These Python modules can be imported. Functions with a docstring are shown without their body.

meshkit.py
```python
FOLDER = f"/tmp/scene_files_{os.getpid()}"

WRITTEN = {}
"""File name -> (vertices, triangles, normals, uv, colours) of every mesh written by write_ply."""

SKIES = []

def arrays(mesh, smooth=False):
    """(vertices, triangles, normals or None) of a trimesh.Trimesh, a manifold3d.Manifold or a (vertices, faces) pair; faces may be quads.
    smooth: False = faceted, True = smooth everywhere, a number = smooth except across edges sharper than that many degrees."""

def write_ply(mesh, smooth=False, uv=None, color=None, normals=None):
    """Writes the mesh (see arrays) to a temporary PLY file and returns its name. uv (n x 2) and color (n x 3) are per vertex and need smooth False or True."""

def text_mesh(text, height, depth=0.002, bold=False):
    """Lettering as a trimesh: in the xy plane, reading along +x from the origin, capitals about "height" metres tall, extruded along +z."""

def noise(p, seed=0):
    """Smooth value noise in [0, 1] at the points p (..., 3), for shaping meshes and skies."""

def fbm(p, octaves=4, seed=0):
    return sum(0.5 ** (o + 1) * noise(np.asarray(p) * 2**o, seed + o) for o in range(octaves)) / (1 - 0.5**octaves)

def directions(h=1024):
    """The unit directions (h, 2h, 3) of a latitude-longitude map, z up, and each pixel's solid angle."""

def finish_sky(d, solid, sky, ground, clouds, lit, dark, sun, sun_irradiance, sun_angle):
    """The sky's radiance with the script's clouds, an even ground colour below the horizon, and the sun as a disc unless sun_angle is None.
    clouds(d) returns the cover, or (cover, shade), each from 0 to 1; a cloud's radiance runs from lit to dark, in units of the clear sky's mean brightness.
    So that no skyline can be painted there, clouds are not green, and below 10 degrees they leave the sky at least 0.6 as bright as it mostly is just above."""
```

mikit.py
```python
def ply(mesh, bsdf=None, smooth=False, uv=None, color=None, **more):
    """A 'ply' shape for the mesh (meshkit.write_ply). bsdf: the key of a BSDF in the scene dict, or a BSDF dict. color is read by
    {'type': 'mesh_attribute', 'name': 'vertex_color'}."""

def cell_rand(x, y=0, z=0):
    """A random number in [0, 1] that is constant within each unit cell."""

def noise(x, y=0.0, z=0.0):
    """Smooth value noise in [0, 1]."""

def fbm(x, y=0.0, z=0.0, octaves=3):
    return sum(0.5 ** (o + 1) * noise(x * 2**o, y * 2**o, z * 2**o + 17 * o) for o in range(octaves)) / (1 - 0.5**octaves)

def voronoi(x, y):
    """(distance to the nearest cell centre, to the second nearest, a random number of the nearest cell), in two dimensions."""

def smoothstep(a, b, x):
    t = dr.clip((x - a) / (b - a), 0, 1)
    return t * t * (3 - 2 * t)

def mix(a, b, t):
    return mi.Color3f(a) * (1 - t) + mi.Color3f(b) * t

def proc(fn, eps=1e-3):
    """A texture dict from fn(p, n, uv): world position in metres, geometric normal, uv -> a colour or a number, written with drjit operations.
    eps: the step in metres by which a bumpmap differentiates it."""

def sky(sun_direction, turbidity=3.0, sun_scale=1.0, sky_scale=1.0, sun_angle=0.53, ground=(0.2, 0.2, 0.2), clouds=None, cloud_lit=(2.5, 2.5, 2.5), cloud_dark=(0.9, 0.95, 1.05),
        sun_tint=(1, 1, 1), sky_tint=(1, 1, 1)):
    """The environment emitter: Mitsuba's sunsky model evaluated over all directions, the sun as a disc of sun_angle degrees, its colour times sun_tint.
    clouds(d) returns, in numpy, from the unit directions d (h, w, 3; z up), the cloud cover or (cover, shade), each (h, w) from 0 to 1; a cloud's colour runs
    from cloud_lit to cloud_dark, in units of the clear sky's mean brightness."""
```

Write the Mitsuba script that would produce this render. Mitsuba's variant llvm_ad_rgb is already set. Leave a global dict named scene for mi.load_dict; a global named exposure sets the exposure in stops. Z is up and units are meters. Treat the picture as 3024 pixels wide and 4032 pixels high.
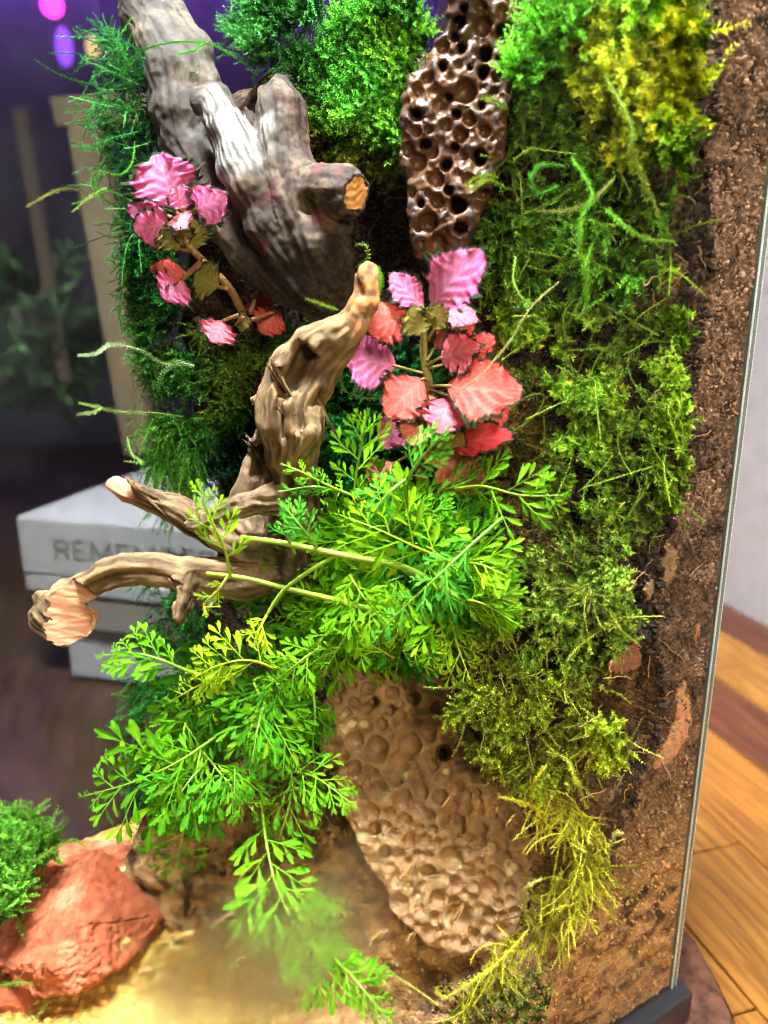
import math
import numpy as np, trimesh, drjit as dr, mitsuba as mi, mikit, meshkit
from mikit import proc, noise, fbm, smoothstep, mix
T = mi.ScalarTransform4f
rng = np.random.default_rng(7)
scene, labels = {}, {}

# ------------------------------------------------------------------ camera, light, exposure
PITCH, EYE, FOC = math.radians(15.0), np.array([0, 0, 0.30]), 3000.0
FWD = np.array([0, math.cos(PITCH), -math.sin(PITCH)]); UPV = np.array([0, math.sin(PITCH), math.cos(PITCH)])
FOCUS = 0.285
scene['camera'] = {'type': 'thinlens', 'fov': 2 * math.degrees(math.atan(1512 / FOC)), 'fov_axis': 'x', 'aperture_radius': 0.0019,
                   'focus_distance': FOCUS, 'near_clip': 0.01, 'far_clip': 30.0,
                   'to_world': T().look_at(origin=EYE.tolist(), target=(EYE + FWD).tolist(), up=[0, 0, 1])}
exposure = 0.0
scene['room_light'] = {'type': 'constant', 'radiance': {'type': 'rgb', 'value': [0.050, 0.047, 0.052]}}
LED = [250, 262, 262]
WARM = [66, 51, 32]
PURPLE = [280.0, 90.0, 620.0]

# ------------------------------------------------------------------ frames: back glass W, front glass G
C0 = np.array([0.1305, 0.2784, 0.0])
WD = np.array([-0.906, 0.423, 0]); WD /= np.linalg.norm(WD)
WN = np.array([-WD[1], WD[0], 0]); WN = WN if WN[1] < 0 else -WN
GD = np.array([-0.85, -0.53, 0]); GD /= np.linalg.norm(GD)
GN = np.array([-GD[1], GD[0], 0]); GN = GN if GN[1] > 0 else -GN           # into the tank
ZZ = np.array([0, 0, 1.0])

def ray(px, py):
    px, py = np.asarray(px, float), np.asarray(py, float)
    return ((px - 1512) / FOC)[..., None] * np.array([1.0, 0, 0]) + (-(py - 2016) / FOC)[..., None] * UPV + FWD
def on_w(px, py, d=0.03):
    r = ray(px, py)
    t = (np.asarray(d) - (EYE - C0) @ WN) / (r @ WN)
    return EYE + r * t[..., None]
def on_g(px, py, d=0.0):
    r = ray(px, py)
    return EYE + r * ((d - (EYE - C0) @ GN) / (r @ GN))[..., None]
def on_z(px, py, z=0.0):
    r = ray(px, py)
    return EYE + r * ((z - EYE[2]) / r[..., 2])[..., None]
def at_y(px, py, y):
    r = ray(px, py)
    return EYE + r * (y / r[..., 1])[..., None]
def scale_at(p):                                                            # metres per photograph pixel
    return ((np.asarray(p) - EYE) @ FWD) / FOC
def uvd(p):
    q = np.asarray(p) - C0
    return q @ WD, q[..., 2], q @ WN
def from_uvd(u, v, d):
    return C0 + np.asarray(u)[..., None] * WD + np.asarray(d)[..., None] * WN + np.asarray(v)[..., None] * ZZ
def sstep(a, b, x):
    t = np.clip((x - a) / (b - a), 0, 1); return t * t * (3 - 2 * t)
def nz(p, f=1.0, o=3, seed=0):
    return meshkit.fbm(np.asarray(p) * f, o, seed)
def unit(v):
    v = np.asarray(v, float); return v / np.maximum(np.linalg.norm(v, axis=-1, keepdims=True), 1e-12)

# ------------------------------------------------------------------ dict helpers
COUNT = {}
def key_of(name):
    if name not in COUNT and name not in scene and name not in labels:
        COUNT[name] = 0; return name
    COUNT[name] = COUNT.get(name, 0) + 1
    return f'{name}_{COUNT[name]:03d}'
def tag(k, label, cat=None, group=None, kind=None):
    labels[k] = {'label': label}
    if cat: labels[k]['category'] = cat
    if group: labels[k]['group'] = group
    if kind: labels[k]['kind'] = kind
def thing(name, label, cat, group=None):
    k = key_of(name); tag(k, label, cat, group); return k
def put(name, mesh, bsdf, parent=None, smooth=False, color=None, uv=None, label=None, **more):
    k = key_of((parent + '__' + name) if parent else name)
    if isinstance(mesh, (tuple, list)) and len(mesh) == 3:
        color, mesh = mesh[2], mesh[:2]
    scene[k] = mikit.ply(mesh, bsdf, smooth, uv, color, **more)
    if label: labels[k] = {'label': label}
    return k
def cat_mesh(parts):
    V, F, Cc, n = [], [], [], 0
    for p in parts:
        V.append(p[0]); F.append(p[1] + n); n += len(p[0])
        if len(p) > 2: Cc.append(p[2])
    return (np.vstack(V), np.vstack(F), np.vstack(Cc)) if Cc else (np.vstack(V), np.vstack(F))
def grid_faces(n, m, wrap=False):
    i, j = np.meshgrid(np.arange(n - 1), np.arange(m if wrap else m - 1), indexing='ij')
    a, b = i * m + j, i * m + (j + 1) % m
    q = np.stack([a, b, b + m, a + m], -1).reshape(-1, 4)
    return np.vstack([q[:, [0, 1, 2]], q[:, [0, 2, 3]]])
def tube(pts, rad, sides=6, cap=True):
    p = np.asarray(pts, float); n = len(p)
    t = unit(np.gradient(p, axis=0)); a = np.cross(t, [0.31, 0.21, 0.93]); a = unit(a); b = np.cross(t, a)
    an = np.arange(sides) * 2 * np.pi / sides
    v = p[:, None] + np.broadcast_to(rad, (n,))[:, None, None] * (np.cos(an)[None, :, None] * a[:, None] + np.sin(an)[None, :, None] * b[:, None])
    f = grid_faces(n, sides, True); V = v.reshape(-1, 3)
    if cap:
        V = np.vstack([V, p[:1], p[-1:]]); k = np.arange(sides)
        f = np.vstack([f, np.stack([k * 0 + n * sides, (k + 1) % sides, k], 1), np.stack([k * 0 + n * sides + 1, (n - 1) * sides + k, (n - 1) * sides + (k + 1) % sides], 1)])
    return V, f
def curve(pts, n=24):                                                       # Catmull-Rom through points
    p = np.asarray(pts, float)
    if len(p) == 2: return p[0] + np.linspace(0, 1, n)[:, None] * (p[1] - p[0])
    q = np.vstack([2 * p[0] - p[1], p, 2 * p[-1] - p[-2]]); out = []
    s = np.linspace(0, len(p) - 1, n); i = np.minimum(s.astype(int), len(p) - 2); t = (s - i)[:, None]
    a, b, c, d = q[i], q[i + 1], q[i + 2], q[i + 3]
    return 0.5 * (2 * b + (c - a) * t + (2 * a - 5 * b + 4 * c - d) * t**2 + (3 * b - a - 3 * c + d) * t**3)
def box(lo, hi, bev=0.0):
    if bev <= 0: return trimesh.creation.box(bounds=[lo, hi])
    lo, hi = np.array(lo), np.array(hi); pts = []
    for ax in range(3):
        e = np.full(3, bev); e[ax] = 0
        for s in np.ndindex(2, 2, 2): pts.append(np.where(np.array(s) == 0, lo + e, hi - e))
    return trimesh.convex.convex_hull(np.array(pts))
def in_poly(px, py, poly):
    poly = np.asarray(poly, float); x, y = poly[:, 0], poly[:, 1]; x2, y2 = np.roll(x, -1), np.roll(y, -1)
    c = ((y > py[:, None]) != (y2 > py[:, None])) & (px[:, None] < (x2 - x) * (py[:, None] - y) / (y2 - y + 1e-9) + x)
    return c.sum(1) % 2 == 1

# ------------------------------------------------------------------ materials
def mat(k, **b): scene[k] = b
VC = {'type': 'mesh_attribute', 'name': 'vertex_color'}
def pr(col, rough=0.6, spec=0.5, **kw):
    c = col if isinstance(col, dict) else {'type': 'rgb', 'value': list(col)}
    return {'type': 'twosided', 'b': {'type': 'principled', 'base_color': c, 'roughness': rough, 'specular': spec, **kw}}
scene['mat_leaf'] = {'type': 'principledthin', 'base_color': VC, 'roughness': 0.26, 'diff_trans': 0.7, 'spec_trans': 0.0, 'eta': 1.4}
scene['mat_moss'] = {'type': 'principledthin', 'base_color': VC, 'roughness': 0.28, 'diff_trans': 0.5, 'spec_trans': 0.0, 'eta': 1.4}
scene['mat_petal'] = {'type': 'principledthin', 'base_color': VC, 'roughness': 0.6, 'diff_trans': 0.75, 'spec_trans': 0.0, 'eta': 1.4}
scene['mat_stem'] = pr(VC, 0.4)
scene['mat_wood'] = pr(VC, 0.75, 0.22)
scene['mat_ceramic_wet'] = pr(VC, 0.40, 0.32)
scene['mat_ceramic'] = pr(VC, 0.6, 0.3)
scene['mat_rock'] = pr(VC, 0.85, 0.15)
scene['mat_matte'] = pr(VC, 0.8, 0.3)
scene['mat_glass'] = {'type': 'thindielectric', 'int_ior': 1.18}
scene['mat_water'] = {'type': 'dielectric', 'int_ior': 1.33}
scene['mat_black'] = pr([0.018, 0.02, 0.024], 0.3)
scene['mat_glass_edge'] = pr([0.10, 0.15, 0.13], 0.15, 0.8)
scene['mat_edge_highlight'] = pr([0.62, 0.68, 0.66], 0.2, 0.8)

def soil_col(p, n, uv):
    a = fbm(p.x * 900, p.y * 900, p.z * 900, 3); b = fbm(p.x * 160 + 3, p.y * 160, p.z * 160, 2); c = fbm(p.x * 40, p.y * 40, p.z * 40 + 9, 2)
    dark = mix([0.016, 0.012, 0.009], [0.10, 0.060, 0.035], smoothstep(0.38, 0.72, a))
    lite = mix([0.11, 0.070, 0.045], [0.34, 0.22, 0.145], smoothstep(0.35, 0.75, a))
    # crumbly coir pressed on the glass is paler than the wet soil deeper in
    d = (p.x - C0[0]) * GN[0] + (p.y - C0[1]) * GN[1]
    side = 1 - smoothstep(0.003, 0.016, d + (b - 0.5) * 0.012)
    low = 1 - smoothstep(0.03, 0.13, p.z)
    tan = mix([0.21, 0.125, 0.052], [0.55, 0.36, 0.16], smoothstep(0.3, 0.75, a * 0.5 + b * 0.5))  # tan soil low down, its colour brightened for the warm glow there
    base = mix(dark, lite, side * smoothstep(0.30, 0.62, b))
    return mix(base, tan, low * smoothstep(0.25, 0.55, b * 0.6 + c * 0.4))
scene['mat_soil'] = {'type': 'twosided', 'b': {'type': 'bumpmap', 'arbitrary': {**proc(lambda p, n, uv: fbm(p.x * 1100, p.y * 1100, p.z * 1100, 3), 0.0003)}, 'scale': 0.0012,
                     'bsdf': {'type': 'principled', 'base_color': proc(soil_col), 'roughness': 0.85, 'specular': 0.12}}}
def sand_col(p, n, uv):
    a = fbm(p.x * 700, p.y * 700, p.z * 700, 3); b = fbm(p.x * 60, p.y * 60, p.z * 60 + 5, 3)
    s = mix([0.25, 0.14, 0.024], [0.55, 0.34, 0.075], smoothstep(0.3, 0.7, a))
    e = mix([0.17, 0.09, 0.035], [0.46, 0.26, 0.10], smoothstep(0.3, 0.7, a))
    w = smoothstep(-0.075, -0.015, p.x + (b - 0.5) * 0.05)
    return mix(s, e, w)
scene['mat_sand'] = {'type': 'twosided', 'b': {'type': 'bumpmap', 'arbitrary': {**proc(lambda p, n, uv: fbm(p.x * 900, p.y * 900, p.z * 900, 3), 0.0003)}, 'scale': 0.0010,
                     'bsdf': {'type': 'principled', 'base_color': proc(sand_col), 'roughness': 0.6, 'specular': 0.35}}}

# ------------------------------------------------------------------ soil bank and ground
def soil_d(u, v):
    p = np.stack([np.asarray(u), np.asarray(v), np.asarray(u) * 0], -1)
    toe = 0.050 * sstep(0.17, 0.0, v) ** 1.2
    return 0.019 + 0.014 * nz(p, 22, 3, 3) + 0.006 * (nz(p, 90, 3, 5) - 0.5) + toe
def soil_hit(px, py, lift=0.0):
    px, py = np.asarray(px, float), np.asarray(py, float); d = np.full(px.shape, 0.03)
    for _ in range(6):
        p = on_w(px, py, d); u, v, _d = uvd(p); d = soil_d(u, np.maximum(v, 0)) + lift
    return on_w(px, py, d)
K = 1 / (GD @ WN)                                                           # length along the glass per metre of depth
nu, nv, ns = 330, 430, 46
v = np.linspace(-0.012, 0.47, nv)[:, None]
_lp = np.array([(620, -200), (640, 300), (640, 800), (600, 1300), (700, 1800), (760, 2050), (740, 2450), (640, 2900), (600, 3300), (600, 3700)], float)
_lu, _lv, _ = uvd(on_w(_lp[:, 0], _lp[:, 1], .03)); _o = np.argsort(_lv)
ulim = np.interp(v[:, 0], _lv[_o], _lu[_o])[:, None] + .010 * (nz(np.stack([v * 0, v, v * 0], -1), 40, 3, 6)[:, 0][:, None] - .5) if False else np.interp(v, _lv[_o], _lu[_o]) + .012 * (nz(np.concatenate([v * 0, v, v * 0], 1), 60, 3, 6)[:, None] - .5)
us = np.linspace(0, 1, nu)[None, :] * ulim; vv = v + 0 * us
dd = soil_d(us, vv); edge = 0.004
top = 0.372 + 0.030 * nz(np.stack([us * 0 + us, us * 0, us * 0], -1), 30, 3, 8) + 0.085 * sstep(0.105, 0.075, us)
zz = np.minimum(vv, top)
dd = dd * sstep(0.0, 0.02, top - vv + 0.004) ** 0.5 * np.sqrt(np.clip((1 - us / ulim) / .07, 0, 1))
shift = (GD @ WD) * K * dd * sstep(0.10, 0.0, us)
P1 = from_uvd(us + shift, zz, dd)
t = np.linspace(0, 1, ns)[None, :] * (dd[:, :1] * K)
side = C0 + t[..., None] * GD + zz[:, :1, None] * ZZ
bump = 0.0045 * np.clip(nz(side, 170, 3, 11) - 0.42, 0, 1) * 2 * sstep(0, 0.12, np.linspace(0, 1, ns))[None, :]
side = side + GN * (0.0016 + bump)[..., None]
P1[:, 0] = side[:, -1]
grid = np.concatenate([side[:, :-1], P1], 1)
put('soil_bank', (grid.reshape(-1, 3), grid_faces(nv, nu + ns - 1)), 'mat_soil', smooth=True)
labels['soil_bank'] = {'label': 'dark crumbly brown soil bank covering the back glass', 'kind': 'structure'}
na, nb = 200, 170
a = np.linspace(0.0, 0.284, na)[:, None]; b = np.linspace(0.003, 0.262, nb)[None, :]
gp = C0 + a[..., None] * WD + b[..., None] * GD
hz = 0.002 + 0.012 * nz(gp, 30, 3, 21) + 0.004 * nz(gp, 150, 3, 22) + 0.014 * sstep(0.12, 0.0, a + 0 * b)
gp = gp + hz[..., None] * ZZ
put('ground', (gp.reshape(-1, 3), grid_faces(na, nb)), 'mat_sand', smooth=True)
labels['ground'] = {'label': 'yellow and brown sandy ground on the floor of the tank', 'kind': 'structure'}
def ground_z(p): return 0.002 + 0.012 * nz(np.asarray(p) * [1, 1, 0], 30, 3, 21) + 0.003

def crumbs(P, size, colr, r):
    m = trimesh.creation.icosphere(0); n = len(P); v0 = np.array(m.vertices); nf = np.array(m.faces)
    V = v0[None] * (1 + .7 * (r.random((n, 12, 1)) - .5)) * r.uniform(.55, 1.3, (n, 1, 3)) * np.broadcast_to(size, (n,))[:, None, None] + P[:, None]
    C = np.clip(np.repeat(colr * r.uniform(.45, 1.5, (n, 1)), 12, 0), 0, 1)
    return V.reshape(-1, 3), (nf[None] + 12 * np.arange(n)[:, None, None]).reshape(-1, 3), C
_r = np.random.default_rng(17); _n = 15000
_v = _r.uniform(0, .45, _n); _q = _r.random(_n); _d = soil_d(_v * 0, _v) * K * _q
_P = C0 + _d[:, None] * GD + _v[:, None] * ZZ + GN * _r.uniform(.0012, .0034, _n)[:, None]
_pat = nz(_P, 55, 3, 41)[:, None]; _lowm = sstep(.14, .05, _v)[:, None]
_c = np.array([.095, .066, .050]) + (np.array([.42, .285, .20]) - np.array([.095, .066, .050])) * sstep(.42, .62, _pat + .16 * sstep(.24, .34, _v)[:, None]); _c = _c * (1 - _lowm) + _lowm * (np.array([.50, .32, .145]) + np.array([.1, .07, .03]) * _pat)  # low crumbs also brightened in colour, as if in the warm glow
_n2 = 12000; _u2 = np.where(np.arange(_n2) < 9000, _r.uniform(0, .22, _n2), _r.uniform(-.001, .008, _n2)); _v2 = _r.uniform(0, .37, _n2) * np.where(np.arange(_n2) < 9000, 1, 1.2); _P2 = from_uvd(_u2 + (GD @ WD) * K * soil_d(_u2, _v2) * sstep(.10, 0, _u2), _v2, soil_d(_u2, _v2) + _r.uniform(-.0004, .0008, _n2))
_l2 = sstep(.11, .03, _v2)[:, None] * sstep(.16, .10, _u2)[:, None]
_c2 = np.array([.030, .021, .016]) * (1 - _l2) + _l2 * np.array([.40, .25, .11])
k = put('soil_crumbs', cat_mesh([crumbs(_P, .0002 + .0007 * _r.random(_n) ** 3, _c, _r), crumbs(_P2, .0004 + .0014 * _r.random(_n2) ** 3, _c2, _r)]), 'mat_matte'); tag(k, 'loose brown crumbs of soil and coir over the bank and against the glass', 'soil', kind='stuff')
_n3 = 11000; _a3, _b3 = _r.uniform(0, .28, _n3), _r.uniform(.004, .255, _n3); _P3 = C0 + _a3[:, None] * WD + _b3[:, None] * GD
_P3[:, 2] = .002 + .012 * nz(_P3 * [1, 1, 0], 30, 3, 21) + .004 * nz(_P3 * [1, 1, 0], 150, 3, 22) + .014 * sstep(.12, 0, _a3)
_w3 = sstep(-.075, -.015, _P3[:, 0] + .03 * (nz(_P3, 60, 2, 4) - .5))[:, None]
k = put('sand_grains', crumbs(_P3, .0003 + .0021 * _r.random(_n3) ** 5, np.array([.60, .38, .085]) * (1 - _w3) + np.array([.30, .16, .07]) * _w3, _r), 'mat_matte'); tag(k, 'coarse yellow and brown grains on the floor of the tank', 'sand', kind='stuff')

# ------------------------------------------------------------------ signed-distance modelling
def surface_nets(S, origin, h):
    S = np.asarray(S, np.float32); ins = S < 0; nx, ny, nzz = S.shape
    acc = np.zeros((nx - 1, ny - 1, nzz - 1, 3), np.float32); cnt = np.zeros(acc.shape[:3], np.float32)
    for ax in range(3):
        o = [i for i in range(3) if i != ax]
        for c0 in (0, 1):
            for c1 in (0, 1):
                sa = [slice(None)] * 3; sb = [slice(None)] * 3
                sa[ax], sb[ax] = slice(0, -1), slice(1, None)
                for oo, cc in zip(o, (c0, c1)):
                    sa[oo] = sb[oo] = slice(cc, S.shape[oo] - 1 + cc)
                A, B = S[tuple(sa)], S[tuple(sb)]; m = (A < 0) != (B < 0)
                tt = np.where(m, A / np.where(m, A - B, 1), 0)
                acc[..., ax] += np.where(m, tt, 0); acc[..., o[0]] += m * c0; acc[..., o[1]] += m * c1; cnt += m
    act = cnt > 0; idx = np.full(act.shape, -1, np.int64); idx[act] = np.arange(act.sum())
    ijk = np.argwhere(act); V = (ijk + acc[act] / cnt[act][:, None]) * h + origin
    F = []
    for ax in range(3):
        o = [(ax + 1) % 3, (ax + 2) % 3]
        sa = [slice(1, -1)] * 3; sb = [slice(1, -1)] * 3
        sa[ax], sb[ax] = slice(0, -1), slice(1, None)
        m = ins[tuple(sa)] != ins[tuple(sb)]; e = np.argwhere(m)
        e[:, o[0]] += 1; e[:, o[1]] += 1
        def cell(d0, d1):
            q = e.copy(); q[:, o[0]] += d0; q[:, o[1]] += d1; return idx[q[:, 0], q[:, 1], q[:, 2]]
        quad = np.stack([cell(-1, -1), cell(0, -1), cell(0, 0), cell(-1, 0)], 1)
        fl = ~ins[tuple(sa)][m]; quad[fl] = quad[fl][:, ::-1]
        F.append(quad)
    F = np.vstack(F); F = F[(F >= 0).all(1)]
    return V, np.vstack([F[:, [0, 1, 2]], F[:, [0, 2, 3]]])
def smin(a, b, k):
    h = np.clip(0.5 + 0.5 * (b - a) / k, 0, 1); return b + (a - b) * h - k * h * (1 - h)
class Field:
    """A grid of signed distances in the back wall's frame (along, out, up)."""
    def __init__(s, lo, hi, h):
        s.lo, s.h = np.array(lo, float), h; s.n = np.ceil((np.array(hi) - lo) / h).astype(int) + 1
        s.S = np.full(s.n, 0.05, np.float32)
    def _sub(s, lo, hi):
        i0 = np.clip(np.floor((lo - s.lo) / s.h).astype(int), 0, s.n - 1); i1 = np.clip(np.ceil((hi - s.lo) / s.h).astype(int) + 1, 1, s.n)
        sl = tuple(slice(x, y) for x, y in zip(i0, i1))
        g = np.meshgrid(*[s.lo[k] + s.h * np.arange(i0[k], i1[k]) for k in range(3)], indexing='ij')
        return sl, np.stack(g, -1).astype(np.float32)
    def cone(s, a, b, ra, rb, k=0.004, cut=False):
        a, b = np.asarray(a), np.asarray(b); m = max(ra, rb) + 3 * k + 0.004
        sl, P = s._sub(np.minimum(a, b) - m, np.maximum(a, b) + m)
        if P.size == 0: return
        ab = b - a; t = np.clip(((P - a) @ ab) / max(ab @ ab, 1e-12), 0, 1)
        d = np.linalg.norm(P - a - t[..., None] * ab, axis=-1) - (ra + (rb - ra) * t)
        s.S[sl] = -smin(-s.S[sl], d, k) if cut else smin(s.S[sl], d, k)
    def mesh(s): return surface_nets(s.S, s.lo, s.h)
def to_f(p): return np.stack([(np.asarray(p) - C0) @ WD, (np.asarray(p) - C0) @ WN, np.asarray(p)[..., 2]], -1)
def from_f(q): return C0 + q[..., :1] * WD + q[..., 1:2] * WN + q[..., 2:3] * ZZ
def refine(V, F, times=1, smooth_it=4):
    m = trimesh.Trimesh(V, F, process=False)
    trimesh.smoothing.filter_taubin(m, iterations=smooth_it)
    for _ in range(times): m = m.subdivide()
    return np.array(m.vertices), np.array(m.faces)
def vnormals(V, F):
    n = np.zeros_like(V); f = np.cross(V[F[:, 1]] - V[F[:, 0]], V[F[:, 2]] - V[F[:, 0]])
    for k in range(3): np.add.at(n, F[:, k], f)
    return unit(n)

def driftwood(chains, h, k=0.004, cuts=(), thin=1.0):
    """chains: lists of (px, py, d, r px). Returns vertices (wall frame), faces and, per vertex, grain coordinates."""
    segs = []
    for ch in chains:
        pts = [(to_f(on_w(x, y, d)), thin * r * float(scale_at(on_w(x, y, d)))) for x, y, d, r in ch]
        for (a, ra), (b, rb) in zip(pts[:-1], pts[1:]): segs.append((a, b, ra, rb))
    allp = np.array([s[0] for s in segs] + [s[1] for s in segs]); R = max(max(s[2], s[3]) for s in segs) + 0.004
    fld = Field(allp.min(0) - R, allp.max(0) + R, h)
    for a, b, ra, rb in segs: fld.cone(a, b, ra, rb, k)
    for x, y, d, x2, y2, d2, r in cuts:
        a, b = on_w(x, y, d), on_w(x2, y2, d2); fld.cone(to_f(a), to_f(b), r * float(scale_at(a)), r * float(scale_at(b)), 0.0025, True)
    V, F = fld.mesh(); V, F = refine(V, F, 1)
    from scipy.spatial import cKDTree
    best = np.full(len(V), 9.0); ax = np.zeros((len(V), 3)); t0 = 0.0
    for ch in chains:
        c = curve([to_f(on_w(x, y, d)) for x, y, d, _ in ch], 80); rad = np.interp(np.linspace(0, len(ch) - 1, 80), np.arange(len(ch)), [q[3] for q in ch]) * float(scale_at(on_w(*ch[0][:3])))
        tn = unit(np.gradient(c, axis=0)); e1 = [unit(np.cross(tn[0], [.3, .5, .8]))]
        for k_ in range(1, 80): e1.append(unit(e1[-1] - (e1[-1] @ tn[k_]) * tn[k_]))
        e1 = np.array(e1); e2 = np.cross(tn, e1); L = np.concatenate([[0], np.cumsum(np.linalg.norm(np.diff(c, axis=0), axis=1))])
        dist, j = cKDTree(c).query(V); off = V - c[j]; d = dist - rad[j]
        q = np.stack([L[j] + (off * tn[j]).sum(1) + t0, (off * e1[j]).sum(1) + t0, (off * e2[j]).sum(1)], 1); t0 += .37
        m = d < best; ax[m] = q[m]; best[m] = d[m]
    return V, F, ax
def grain(V, ax, fine=420, along=0.10, seed=0, o=3):
    """Noise stretched along the local axis."""
    return meshkit.fbm(ax * [fine * along, fine, fine] + .35 * meshkit.fbm(V * 60, 2, 5)[:, None], o, seed)

# ------------------------------------------------------------------ tank
tank = thing('glass_tank', 'clear glass terrarium tank with a black corner base and wet panes', 'terrarium')
TOPZ = 0.50
def pane(A, dirv, L, z0, z1): 
    B = A + dirv * L
    return np.array([A + ZZ * z0, B + ZZ * z0, B + ZZ * z1, A + ZZ * z1]), np.array([[0, 1, 2], [0, 2, 3]])
put('front_pane', pane(C0, GD, 0.27, 0.0, TOPZ), 'mat_glass', tank)
CF = C0 + WD * 0.290
FD = unit(np.array([-0.77, -0.64, 0]))
put('far_pane', pane(CF, FD, 0.24, 0.0, TOPZ), 'mat_glass', tank)
# polished edge of the front pane at the corner, seen end on: 3 mm of glass with pale strips painted as its bright highlights on either side
def prism(A, ex, ey, lx, ly, z0, z1):
    c = [A, A + ex * lx, A + ex * lx + ey * ly, A + ey * ly]
    V = np.array([p + ZZ * z0 for p in c] + [p + ZZ * z1 for p in c])
    return V, np.array([[0, 2, 1], [0, 3, 2], [4, 5, 6], [4, 6, 7], [0, 1, 5], [0, 5, 4], [1, 2, 6], [1, 6, 5], [2, 3, 7], [2, 7, 6], [3, 0, 4], [3, 4, 7]])
put('pane_edge', prism(C0 - GD * 0.0024 - GN * 0.0004, GD, GN, 0.0022, 0.0024, 0.001, TOPZ), 'mat_glass_edge', tank, label='grey green polished edge of the front glass pane')
put('edge_highlight', prism(C0 - GD * 0.0030 - GN * 0.0004, GD, GN, 0.0005, 0.0024, 0.001, TOPZ), 'mat_edge_highlight', tank)
put('edge_highlight', prism(C0 - GD * 0.0001 - GN * 0.0006, GD, GN, 0.0004, 0.0006, 0.001, TOPZ), 'mat_edge_highlight', tank)
cor = prism(C0 - GD * 0.006 - GN * 0.006, GD, GN, 0.07, 0.010, -0.012, 0.0008)
put('corner_base', trimesh.convex.convex_hull(np.vstack([cor[0] + o for o in ([0.0008, 0, 0], [-0.0008, 0, 0], [0, 0, 0.0008], [0, 0.0008, 0], [0, -0.0008, 0])])), 'mat_black', tank, label='black plastic corner piece under the glass edge')
put('base_rail', prism(CF + GN * 0.0, FD, np.cross(ZZ, FD), 0.20, 0.006, -0.004, 0.004), 'mat_black', tank)
put('base_rail', prism(C0 + WD * 0.03, WD, -WN, 0.29, 0.003, -0.013, 0.01), 'mat_black', tank)
put('base_tray', prism(C0 + GN * 0.001 + GD * 0.02, WD, GD, 0.29, 0.24, -0.013, -0.0025), 'mat_black', tank)

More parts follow.
